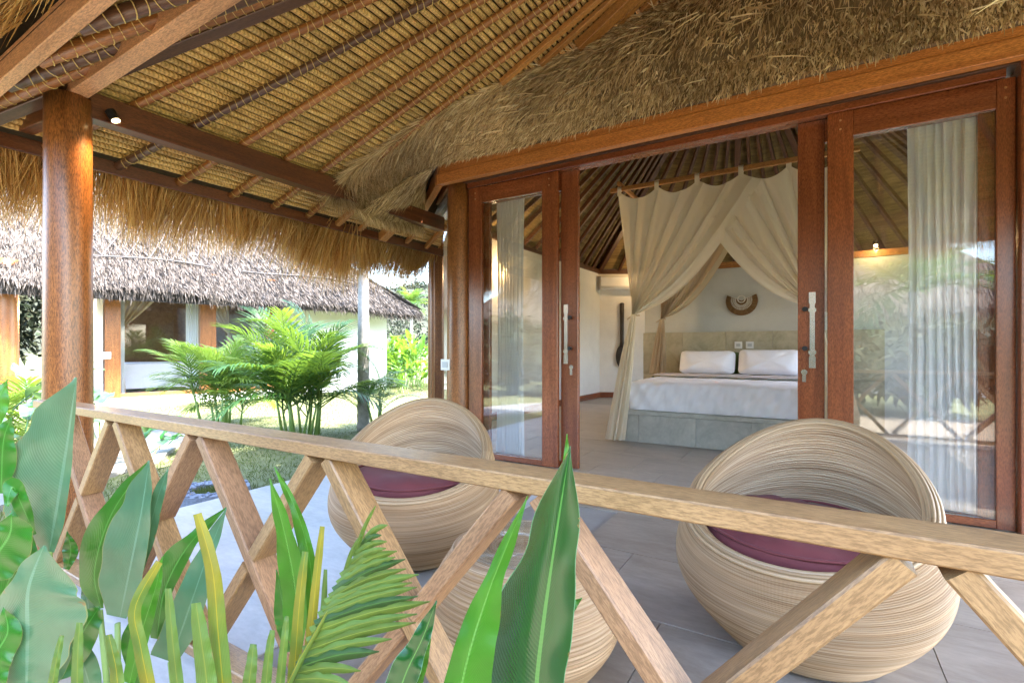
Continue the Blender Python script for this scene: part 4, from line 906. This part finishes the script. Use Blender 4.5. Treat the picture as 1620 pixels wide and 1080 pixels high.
# bungalow behind the camera, seen mirrored in the glass
sh = empty('mirrored_bungalow', (-4, -9, -.15), 'thatched bungalow with lattice battens, mirrored in the glass panels', 'bungalow')
b = MB(); b.box((-12, -12.5, -.17), (4.5, -9.0, 2.2)); b.obj('wall', M_WALLN, sh)
def sroof(u, t):
    x = -13+18.5*u; c = -4; x = c+(x-c)*(1-.35*t); return np.array([x, -8.2-3.2*t, 2.05+3.0*t])
b = MB(); b.grid(lambda u, v: tuple(sroof(u, v)), 30, 6); b.add([tuple(sroof(0, 0)), tuple(sroof(0, 1)), (-11, -13, 2.05)], [(0, 1, 2)]); b.add([tuple(sroof(1, 0)), tuple(sroof(1, 1)), (3.5, -13, 2.05)], [(0, 1, 2)]); b.obj('roof', M_THBS, sh)
Ps, Ds = [], []
for k in range(14000):
    u, t = random.random(), random.random() if k % 4 else random.random()*.05; p = sroof(u, t); Ps.append(p); Ds.append(np.array([0, .6, -.55])+rng.normal(size=3)*.15)
V, Fc = blades(Ps, Ds, rng.uniform(.2, .42, len(Ps)), rng.uniform(.02, .045, len(Ps)), .15); link('thatch', mesh('thatch', V, Fc, M_THS), sh, kind='stuff')
for x in (-9.5, -6.5, -3.5, -.5, 2.5): pole('post', (x, -8.6, -.15), (x, -8.6, 2.3), .12, .12, M_COCO, sh, 12, 2)
for k in range(24):
    for sg in (1, -1):
        u0 = .10+k*.035; P_ = [sroof(u0+sg*.05*t, .25+.6*t)+np.array([0, .05, .07]) for t in (0, .5, 1)]; b = MB(); b.tube(P_, .02, 5); b.obj('batten', M_BATTEN, sh)

# ================================================================== PLANTS
def frond_mesh(name, L, n, ll, lw, arch, mat, seedv=0, dense=1.0):
    rs = np.random.default_rng(seedv); b = MB(); pts = []
    for i in range(13):
        t = i/12; pts.append(np.array([L*(t-.18*arch*t*t), 0, L*(.62*t-arch*.75*t*t)]))
    b.tube(pts, [.008*(1-.75*i/12) for i in range(13)], 5)
    P_ = []; 
    def at_(t): k = t*12; i = min(int(k), 11); f = k-i; return pts[i]*(1-f)+pts[i+1]*f, (pts[i+1]-pts[i])/np.linalg.norm(pts[i+1]-pts[i])
    for k in range(n):
        t = .16+.83*k/(n-1); p, tg = at_(t); l_ = ll*math.sin(math.pi*min(1, .18+.78*t))**.6*rs.uniform(.85, 1.1); up = np.array([-tg[2], 0, tg[0]])
        for sg in (1, -1):
            d = tg*(.62+.35*t)+np.array([0, sg, 0])*(.85-.3*t)+up*.30+rs.normal(size=3)*.05; d /= np.linalg.norm(d); sd = np.cross(d, up); sd /= np.linalg.norm(sd)
            ms = [p+d*l_*q+np.array([0, 0, -1])*l_*(.42*q*q) for q in (0, .35, .7, 1)]
            ws = [lw*.5, lw, lw*.7, lw*.05]; V = []; U = []
            for q, (m_, w_) in enumerate(zip(ms, ws)): V += [m_-sd*w_/2, m_+sd*w_/2]; U += [(.2, q/3), (.8, q/3)]
            b.add(V, [(0, 1, 3, 2), (2, 3, 5, 4), (4, 5, 7, 6)], U)
    return b.mesh(name, mat)
FR = [frond_mesh('palm_frond', 1.0, 17, .44, .024, a, m_, i) for i, (a, m_) in enumerate(((.55, M_PALM), (.8, M_PALM), (1.0, M_PALM), (.6, M_PALMY), (.9, M_PALMY)))]
def orient(az, el): return Quaternion((0, 0, 1), az) @ Quaternion((0, 1, 0), -el)
def areca(name, base, stems, nf, Hs, scale, label, pick, spread=.3, group='feather leaved palms in the garden'):
    t_ = empty(name, tuple(base), label, 'palm', group); rs = random.Random(int(abs(base[0]*100)))
    for s_ in range(stems):
        a = rs.random()*6.283; r = rs.random()*spread; lean = rs.uniform(.05, .3); H = rs.uniform(*Hs)
        p0 = np.array(base)+np.array([r*math.cos(a), r*math.sin(a), 0]); p1 = p0+np.array([math.cos(a)*lean*H, math.sin(a)*lean*H, H])
        b = MB(); b.tube([p0, (p0+p1)/2+np.array([0, 0, .02]), p1], [.022, .017, .010], 7); b.obj('stem', M_STEM, t_, True)
        for k in range(nf):
            az = a+6.283*k/nf+rs.uniform(-.5, .5); el = rs.uniform(-.1, 1.0)
            o = link('frond', rs.choice(pick), t_, p0+(p1-p0)*rs.uniform(.7, 1), orient(az, el)); sc = scale*rs.uniform(.75, 1.15); o.scale = (sc,)*3
G_ = -.16
p = at(478, 700, 7.0); areca('areca_palm', (p[0], p[1], G_), 12, 5, (.35, 1.15), 1.2, 'dark green bushy palm clump in front of the white bungalow wall', FR[:3]+FR[:1]+FR[3:4], .32)
p = at(352, 690, 7.9); areca('areca_palm', (p[0], p[1], G_), 11, 5, (.2, .85), 1.05, 'yellowish lower palm clump before the wide window', FR[3:]+FR[3:4]+FR[1:2], .35)
p = at(598, 700, 7.6); areca('areca_palm', (p[0], p[1], G_), 3, 4, (.35, .65), .8, 'small dark palm at the foot of the grey trunk', FR[:3], .12)
p = at(20, 660, 4.6); areca('areca_palm', (p[0]-.5, p[1], G_), 5, 5, (.15, .5), .8, 'light green palm low behind the round column', FR[3:], .25)
def coconut(base, H, r, label, crown=26, fs=2.4, lean=(0, 0)):
    t_ = empty('coconut_palm', tuple(base), label, 'palm'); base = np.array(base, float); b = MB(); P_ = []; R_ = []
    n = int(H/.07) if H < 8 else 60
    for i in range(n+1): t = i/n; P_.append(base+np.array([lean[0]*t*t, lean[1]*t*t, H*t])); R_.append(r*(1.25-.45*t)*(1.05 if i % 2 else .97))
    b.tube(P_, R_, 12); b.obj('trunk', M_TRUNK, t_, True); top = P_[-1]
    for k in range(crown):
        az = 6.283*k/crown*2.4+random.uniform(-.3, .3); el = random.uniform(-.45, 1.0); o = link('frond', FR[random.choice((0, 1, 3))], t_, top, orient(az, el)); o.scale = (fs*random.uniform(.8, 1.1),)*3
p = at(575, 690, 7.65); coconut((p[0], p[1], G_), 4.6, .078, 'slim grey ringed palm trunk in front of the white end wall', 14, 1.7)
p = at(651, 560, 55); coconut((p[0], p[1], -.2), 6.0, .17, 'distant coconut palm standing before the hillside', 26, 2.6)
coconut((-4.6, -5.2, G_), 3.1, .12, 'coconut palm mirrored in the right glass panel beside the bright roof', 22, 2.2); coconut((1.9, -5.6, G_), 2.5, .12, 'bushy palm mirrored at the left of the right glass panel', 22, 2.0)
def leafmesh(name, L, W, mat, bend=.35, fold=.25, nu=6, nv=14, wav=.02):
    b = MB()
    def f(u, v):
        s = (u-.5)*2; w_ = W/2*math.sin(math.pi*min(1, v*.93+.04))**.62*(1-.25*v); x = L*v; 
        return (x*(1-.2*bend*v), s*w_, -bend*L*v*v*.6+fold*abs(s)*w_+wav*math.sin(v*14+s)*abs(s))
    b.grid(f, nu, nv); b.tube([(-.35*L, 0, -.03*L), (0, 0, 0), (L*.3, 0, -.004)], [.006, .006, .003], 5); return b.mesh(name, mat, True)
LB = [leafmesh('blade_leaf', .62, .15, M_BUSH, .5), leafmesh('blade_leaf', .55, .17, M_BUSH, .25), leafmesh('blade_leaf', .7, .16, M_BUSH, .9)]
LCn = [leafmesh('broad_leaf', .42, .22, M_CANNAP, .3, .3), leafmesh('broad_leaf', .38, .22, M_CANNAP, .6, .45), leafmesh('broad_leaf', .40, .2, M_CANNA, .5, .2)]
def leafy(name, base, n, Hs, ml, label, sc=1., spread=.35, els=(.2, 1.3), group=None, cat='plant'):
    t_ = empty(name, tuple(base), label, cat, group)
    for k in range(n):
        a = random.random()*6.283; r = random.random()*spread; H = random.uniform(*Hs); p0 = np.array(base)+np.array([r*math.cos(a), r*math.sin(a), 0]); p1 = p0+np.array([.15*math.cos(a), .15*math.sin(a), H])
        if k % 3 == 0: b = MB(); b.tube([p0, p1], [.014, .008], 6); b.obj('stem', M_STEM, t_)
        o = link('leaf', random.choice(ml), t_, p1, orient(a+random.uniform(-.8, .8), random.uniform(*els))); o.scale = (sc*random.uniform(.8, 1.2),)*3
for i, (px_, z_, n_l, H_, lb) in enumerate(((612, 17.5, 60, (.2, 1.35), 'bright broad leaved shrub nearest the white end wall'), (640, 17, 60, (.2, 1.3), 'bright broad leaved shrub under the distant palm'), (668, 16, 60, (.2, 1.25), 'bright broad leaved shrub beside the hut post'), (655, 19, 60, (.3, 1.5), 'taller shrub at the back of the lawn'))):
    p = at(px_, 600, z_); leafy('garden_shrub', (p[0], p[1], G_), n_l, H_, LB, lb, 1.15, .9, group='shrubs at the end of the lawn', cat='shrub')
p = at(640, 612, 14.0); leafy('young_plant', (p[0], p[1], G_), 16, (.2, .75), LB, 'single upright young plant on the lawn by the shrubs', .75, .12)
for px_, py_, z_, n_l, H_, lb in ((18, 600, 4.3, 16, (.45, 1.1), 'pale broad leaves rising left of the round column'), (46, 610, 5.4, 12, (.4, .95), 'broad leaves close to the left edge of the round column'), (160, 620, 4.7, 9, (.35, .72), 'pale broad leaves just right of the round column'), (232, 680, 5.6, 6, (.1, .35), 'low broad leaves seen through the railing')):
    p = at(px_, py_, z_); leafy('canna_plant', (p[0], p[1], G_), n_l, H_, LCn, lb, .9, .25, (.3, 1.35), 'broad leaved plants beyond the railing')
# hedge trees behind the neighbour and behind the camera
def clump_tree(base, H, R, label, n=2600, mat=M_BUSH):
    t_ = empty('garden_tree', tuple(base), label, 'tree', 'trees around the bungalows'); b = MB(); b.tube([base, (base[0]+.1, base[1], base[2]+H*.5), (base[0], base[1]+.1, base[2]+H*.8)], [.14, .1, .05], 8); b.obj('trunk', M_TRUNK, t_)
    cs = [np.array([base[0], base[1], base[2]+H*.65])+rng.normal(size=3)*np.array([R*.5, R*.5, H*.16]) for _ in range(14)]
    P = np.concatenate([c+rng.normal(size=(n//14, 3))*R*.22 for c in cs]); V, Fc = blades(P, rng.normal(size=P.shape), rng.uniform(.15, .3, len(P)), rng.uniform(.06, .12, len(P)), .3); link('crown', mesh('crown', V, Fc, M_WOODS), t_, kind='stuff')
clump_tree((-19, 1.5, G_), 4.0, 1.8, 'leafy tree seen under the eave behind the far porch'); clump_tree((-20, 4.2, G_), 3.6, 1.8, 'second leafy tree behind the far porch')
clump_tree((-1.5, -6.5, G_), 2.3, 1.4, 'dark shrub tree mirrored low in the right glass'); clump_tree((-9.5, -6.5, G_), 2.2, 1.2, 'dark shrub tree mirrored in the left glass'); 
for i_, x_ in enumerate((-7.2, -5.2, -3.2, .4, 2.0)): clump_tree((x_, -3.6-.5*(i_ % 2), G_), 1.5, 1.0, ('low', 'round', 'loose', 'dark', 'broad')[i_]+' shrub behind the camera mirrored in the glass doors', 2600)
b = MB(); b.box((-19.0, .2, -.2), (-18.8, 3.6, 1.35)); b.obj('garden_wall', M_WALL, None, label='low white garden wall seen beyond the far porch', cat='wall')
# gravel ring and grass
p = at(335, 775, 4.25); rg = empty('planting_ring', (p[0], p[1], -.15), 'small oval gravel ring round a grass tuft at the terrace edge', 'planter')
b = MB(); b.lathe([(.30, -.17), (.29, -.10), (.16, -.10), (.155, -.16)], 36, (p[0], p[1])); b.obj('gravel_ring', M_GRAVEL, rg)
for k in range(90):
    a = random.random()*6.283; r = random.uniform(.165, .285); s = random.uniform(.010, .02); c = (p[0]+r*math.cos(a), p[1]+r*math.sin(a), -.10+s*.4); 
    if k == 0: pb_ = MB(); 
    pb_.grid(lambda u, v: (c[0]+s*math.sin(v*3.1416)*math.cos(u*6.283), c[1]+s*math.sin(v*3.1416)*math.sin(u*6.283), c[2]+s*.6*math.cos(v*3.1416)), 6, 4, True)
pb_.obj('pebbles', M_GRAVEL, rg, kind='stuff')
n = 900; q = rng.random((n, 2)); r = .15*np.sqrt(q[:, 0]); P = np.stack([p[0]+r*np.cos(q[:, 1]*6.283), p[1]+r*np.sin(q[:, 1]*6.283), np.full(n, -.16)], 1); V, Fc = blades(P, np.array([0, 0, 1.])+rng.normal(size=(n, 3))*.35, rng.uniform(.05, .12, n), .006, .3); link('grass_tuft', mesh('grass_tuft', V, Fc, M_BLADE), rg, kind='stuff')
n = 110000; X_ = rng.uniform(-12, -3.85, n); Y_ = rng.uniform(-1.0, 14.0, n); 
Cc = np.array([pc(t) for t in np.linspace(0, 1, 40)]); dm = np.min(np.hypot(X_[:, None]-Cc[:, 0], Y_[:, None]-Cc[:, 1]), 1); rg_ = np.hypot(X_-p[0], Y_-p[1]); k = (dm > .60) & (rg_ > .31) & ((X_ < -4.35) | (Y_ < 4)); X_, Y_ = X_[k], Y_[k]; n = len(X_)
P = np.stack([X_, Y_, np.full(n, -.19)], 1); V, Fc = blades(P, np.array([0, 0, 1.])+rng.normal(size=(n, 3))*.45, rng.uniform(.045, .085, n), .0055, .3); link('grass', mesh('grass', V, Fc, M_BLADE), kind='stuff', label='short bright lawn grass between the bungalows', cat='grass')

# ================================================================== FOREGROUND LEAVES
def fleaf(par, name, mat, spine, wl_, wr_, dl_=.0, dr_=.0, nv=30, nu=10, mat2=None, curl=0.):
    sp_ = np.array(spine, float); m_ = len(sp_)
    def sp(t): return crv(sp_, t)
    def iw(W, t): k = t*(len(W)-1); i = min(int(k), len(W)-2); f = k-i; f = f*f*(3-2*f); return W[i]*(1-f)+W[i+1]*f
    def f(u, v):
        c = sp(v); a = sp(max(0, v-.03)); e = sp(min(1, v+.03)); d = e[:2]-a[:2]; d /= np.linalg.norm(d)+1e-9; nrm = np.array([d[1], -d[0]])     # right of travel (image, y down)
        s = (u-.5)*2; w_ = iw(wr_, v) if s > 0 else iw(wl_, v); dz = (dr_ if s > 0 else dl_)*abs(s)**1.5+curl*abs(s)**2.2
        w_ *= 1+.02*math.sin(v*33)*abs(s)
        q = c[:2]-nrm*s*w_ if False else c[:2]+np.array([-d[1], d[0]])*s*w_*1.0
        return tuple(at(q[0], q[1], c[2]+dz*(w_/60.)+.004*math.sin(v*26)*abs(s)))
    b = MB(); b.grid(f, nu, nv); o = b.obj(name, mat, par, True); return o
def stemto(par, px0, py0, z0, gx=None, r=.007, mat=None):
    a = at(px0, py0, z0); b = MB(); g_ = np.array([a[0]+random.uniform(-.05, .05), a[1]+random.uniform(-.06, .02), -.13]); b.tube([g_, (a+g_)/2+np.array([.015, .01, 0]), a], [r*1.4, r*1.2, r], 8); b.obj('stem', M_STEM, par, True)
# spines run from base to tip;  wl_ = left of travel in the photo, wr_ = right
cp = empty('canna_clump', (*at(60, 1000, 1.15)[:2], -.13), 'large pale green broad leaves filling the lower left outside the railing', 'plant', 'broad leaved plants in front of the railing')
fleaf(cp, 'leaf', M_CANNAP, [(78, 872, 1.28), (92, 800, 1.28), (108, 700, 1.27), (121, 597, 1.24)], [14, 84, 100, 64, 3], [8, 14, 12, 6, 1], .03, 0)
fleaf(cp, 'leaf', M_CANNAP, [(42, 1085, 1.0), (43, 1010, 1.0), (44, 930, 1.0), (70, 862, 1.0)], [44, 56, 52, 24, 1], [30, 66, 98, 78, 3], .02, -.02)
fleaf(cp, 'leaf', M_CANNA, [(-30, 915, 1.15), (-8, 880, 1.15), (15, 845, 1.15), (18, 812, 1.15)], [12, 30, 36, 26, 2], [12, 40, 46, 36, 2], 0, 0)
fleaf(cp, 'leaf', M_CANNAP, [(60, 1095, 1.06), (85, 1040, 1.06), (105, 990, 1.06), (96, 955, 1.07)], [20, 30, 30, 3], [20, 26, 12, 3])
fleaf(cp, 'leaf', M_CANNA, [(60, 1075, 1.12), (110, 1030, 1.12), (140, 985, 1.12), (158, 958, 1.13)], [10, 20, 26, 16, 1], [10, 30, 26, 18, 1], .02, -.03)
fleaf(cp, 'leaf', M_CANNA, [(10, 800, 1.2), (20, 770, 1.22), (35, 800, 1.22), (55, 845, 1.24)], [4, 16, 14, 3], [4, 16, 14, 3])
fleaf(cp, 'leaf', M_CANNA, [(2, 780, 1.3), (5, 700, 1.3), (18, 660, 1.3)], [10, 18, 14, 1], [6, 24, 14, 1])
for mt_, sp_, a_, b_ in ((M_CANNA, [(-30, 1010, 1.2), (-5, 960, 1.2), (20, 905, 1.21), (30, 880, 1.22)], [10, 30, 24, 1], [10, 30, 22, 1]), (M_CANNAP, [(150, 1110, 1.12), (135, 1060, 1.12), (120, 1010, 1.13), (128, 975, 1.14)], [12, 26, 20, 1], [12, 24, 18, 1]),
        (M_CANNA, [(105, 900, 1.33), (112, 870, 1.33), (106, 840, 1.33)], [5, 14, 1], [5, 12, 1]), (M_CANNA, [(-12, 1110, .98), (-14, 1050, .98), (12, 1000, .99), (5, 960, 1.0)], [20, 40, 30, 1], [20, 30, 24, 1]), (M_YOUNG, [(-20, 700, 1.45), (-6, 640, 1.45), (12, 600, 1.46)], [8, 18, 1], [8, 20, 1]),
        (M_CANNA, [(62, 905, 1.25), (40, 860, 1.25), (30, 820, 1.26), (36, 790, 1.27)], [6, 18, 16, 1], [6, 16, 14, 1])): fleaf(cp, 'leaf', mt_, sp_, a_, b_, .02, .01)
for q in ((78, 872, 1.28), (42, 1080, 1.0), (60, 1075, 1.12)): stemto(cp, *q)
c2 = empty('canna_plant', (*at(200, 1000, 1.3)[:2], -.13), 'two toned broad leaf plant standing before the railing left of the terrace', 'plant', 'broad leaved plants in front of the railing')
fleaf(c2, 'leaf', M_CANNA, [(160, 962, 1.36), (150, 900, 1.35), (178, 810, 1.34), (236, 728, 1.33)], [6, 24, 30, 14, 1], [4, 14, 18, 10, 1], .03, 0)
fleaf(c2, 'leaf', M_CANNAP, [(190, 976, 1.30), (206, 900, 1.30), (224, 810, 1.30), (236, 728, 1.31)], [22, 46, 50, 30, 1], [10, 22, 20, 12, 1], .03, -.03)
fleaf(c2, 'leaf', M_CANNAP, [(222, 900, 1.33), (236, 840, 1.33), (252, 780, 1.33), (266, 742, 1.33)], [8, 12, 10, 1], [6, 12, 9, 1])
stemto(c2, 186, 985, 1.31); stemto(c2, 158, 965, 1.36)
fleaf(c2, 'leaf', M_CANNAP, [(130, 1000, 1.4), (140, 960, 1.4), (130, 930, 1.41)], [8, 16, 2], [6, 16, 2])
c3 = empty('canna_plant', (*at(280, 1050, 1.2)[:2], -.13), 'broad leaf plant with one dark leaf folded over a grey green one before the railing', 'plant', 'broad leaved plants in front of the railing')
fleaf(c3, 'leaf', M_CANNA, [(248, 1010, 1.26), (262, 930, 1.25), (300, 860, 1.24), (358, 802, 1.23)], [10, 30, 26, 10, 1], [4, 12, 14, 8, 1], .03, 0)
fleaf(c3, 'leaf', M_CANNAP, [(270, 1046, 1.20), (300, 960, 1.20), (328, 880, 1.21), (358, 804, 1.22)], [34, 30, 24, 14, 1], [10, 24, 20, 9, 1], .02, -.03)
fleaf(c3, 'leaf', M_YOUNG, [(205, 1080, 1.1), (224, 1000, 1.1), (246, 930, 1.1), (257, 880, 1.1)], [12, 16, 12, 1], [8, 14, 8, 1])
fleaf(c3, 'leaf', M_CANNA, [(225, 1090, 1.15), (205, 1020, 1.15), (215, 970, 1.15)], [12, 14, 2], [8, 12, 2])
stemto(c3, 270, 1046, 1.2); stemto(c3, 205, 1080, 1.1)
c4 = empty('young_plant', (*at(465, 1060, 1.05)[:2], -.13), 'slim bright green leaf pair in front of the crossed braces', 'plant', 'broad leaved plants in front of the railing')
fleaf(c4, 'leaf', M_YOUNG, [(470, 1040, 1.05), (468, 940, 1.05), (452, 850, 1.05), (427, 757, 1.05)], [8, 22, 22, 12, 1], [6, 16, 18, 12, 1], .04, -.02)
fleaf(c4, 'leaf', M_YOUNG, [(490, 1000, 1.07), (492, 900, 1.07), (470, 810, 1.07), (434, 738, 1.07)], [6, 12, 14, 8, 1], [4, 10, 8, 5, 1])
fleaf(c4, 'leaf', M_CANNA, [(460, 1030, 1.09), (452, 980, 1.09), (437, 900, 1.09)], [8, 18, 1], [6, 16, 1])
stemto(c4, 470, 1040, 1.05)
c5 = empty('glossy_leaf_plant', (*at(800, 1200, .72)[:2], -.13), 'tall glossy dark green leaf standing in front of the railing between the chairs', 'plant')
fleaf(c5, 'leaf', M_BANANA, [(846, 1180, .70), (852, 1060, .70), (872, 900, .70), (902, 705, .70)], [112, 106, 84, 42, 1], [34, 42, 47, 36, 1], .10, -.05, 40, 14)
fleaf(c5, 'leaf', M_YOUNG, [(715, 1180, .73), (735, 1060, .73), (775, 930, .74), (835, 784, .74)], [24, 28, 24, 12, 1], [20, 48, 36, 14, 1], .04, 0, 34)
fleaf(c5, 'leaf', M_YOUNG, [(897, 790, .76), (897, 740, .76), (897, 686, .76)], [4, 7, 1], [4, 6, 1])
fleaf(c5, 'leaf', M_CANNA, [(880, 990, .8), (900, 965, .8), (921, 945, .8)], [3, 12, 1], [3, 8, 1])
for q in ((846, 1180, .70), (715, 1180, .73)): stemto(c5, *q, r=.010)
c6 = empty('young_plant', (*at(640, 1120, .8)[:2], -.13), 'small pointed green leaf low before the railing beside the tall glossy leaf', 'plant')
fleaf(c6, 'leaf', M_BANANA, [(612, 1160, .80), (640, 1070, .80), (668, 1010, .80), (691, 949, .80)], [20, 26, 16, 1], [14, 22, 12, 1], .03, -.03)
fleaf(c6, 'leaf', M_YOUNG, [(640, 1150, .83), (662, 1060, .83), (684, 990, .83)], [8, 14, 1], [8, 12, 1]); stemto(c6, 612, 1160, .8)
fp = empty('fan_palm', (*at(430, 1250, .9)[:2], -.13), 'yellow green palm frond with blunt straps in the bottom foreground', 'palm')
straps = [((355, 1110), (345, 1000), (336, 900), (312, 812), 27, M_STRAP, .92), ((240, 1110), (222, 1020), (214, 960), (252, 888), 22, M_STRAP, .98), ((188, 1110), (184, 1060), (178, 1030), (172, 1003), 20, M_STRAP, .95),
          ((284, 1110), (277, 1050), (271, 990), (266, 930), 19, M_STRAPG, .95), ((330, 1110), (325, 1060), (318, 1010), (310, 953), 30, M_STRAPG, .9), ((78, 1110), (84, 1075), (90, 1040), (98, 1004), 14, M_STRAPG, .9),
          ((122, 1120), (122, 1080), (123, 1035), (126, 984), 19, M_STRAPG, .9), ((392, 1110), (394, 1080), (398, 1050), (401, 1018), 20, M_STRAPG, .88), ((418, 1110), (422, 1070), (426, 1030), (431, 996), 15, M_STRAPG, .88),
          ((441, 1110), (445, 1060), (450, 1010), (454, 974), 13, M_STRAPG, .88), ((462, 1100), (468, 1030), (474, 950), (483, 872), 18, M_STRAP, .9), ((484, 1090), (491, 1010), (500, 920), (510, 832), 15, M_STRAP, .9), ((500, 1060), (508, 1000), (512, 960), (515, 900), 11, M_STRAPG, .9)]
for a, c, d, e, w_, m_, z_ in straps: fleaf(fp, 'leaf', m_, [(*a, z_), (*c, z_), (*d, z_), (*e, z_+.01)], [w_*.55, w_*.55, w_*.5, w_*.42, w_*.26], [w_*.55, w_*.55, w_*.5, w_*.42, w_*.26], .03, .03, 16, 6)
rach = [(440, 1120, .86), (478, 1040, .86), (520, 965, .87), (560, 880, .88), (588, 800, .89)]
b = MB(); b.tube([at(*q) for q in rach[:4]], [.006, .005, .003, .001], 6); b.obj('rachis', M_STRAP, fp, True)
fan = [((575, 858), (613, 830), 8), ((560, 880), (612, 856), 9), ((540, 912), (628, 871), 12), ((528, 935), (641, 884), 13), ((515, 955), (662, 908), 15), ((505, 975), (660, 928), 15), ((492, 1000), (680, 951), 17), ((480, 1030), (658, 984), 15), ((470, 1055), (600, 1030), 17), ((460, 1075), (560, 1085), 18), ((560, 880), (594, 800), 5), ((545, 905), (572, 845), 5)]
fan = [q for a, c in zip(fan[:9], fan[1:10]) for q in (a, (((a[0][0]+c[0][0])/2, (a[0][1]+c[0][1])/2), ((a[1][0]+c[1][0])/2-9, (a[1][1]+c[1][1])/2+3), (a[2]+c[2])*.42))]+fan[9:]
for i, (a, e, w_) in enumerate(fan):
    m_ = M_PALMG if False else (M_STRAPG if i > 6 else M_YOUNG); mid = ((a[0]+e[0])/2, (a[1]+e[1])/2-7)
    fleaf(fp, 'leaf', (M_STRAPG, M_PALM, M_PALMY, M_STRAPG, M_PALMY)[i % 5], [(*a, .87), (*mid, .85), (*e, .84)], [w_*.55, w_*.72, w_*.55, 1], [w_*.55, w_*.72, w_*.55, 1], .04, .04, 14, 6)
b = MB(); b.tube([np.array([*at(440, 1120, .86)[:2], -.13]), at(440, 1120, .86)], [.012, .006], 8); b.obj('stem', M_STEM, fp)
for a in (355, 240, 284, 188, 330): pass
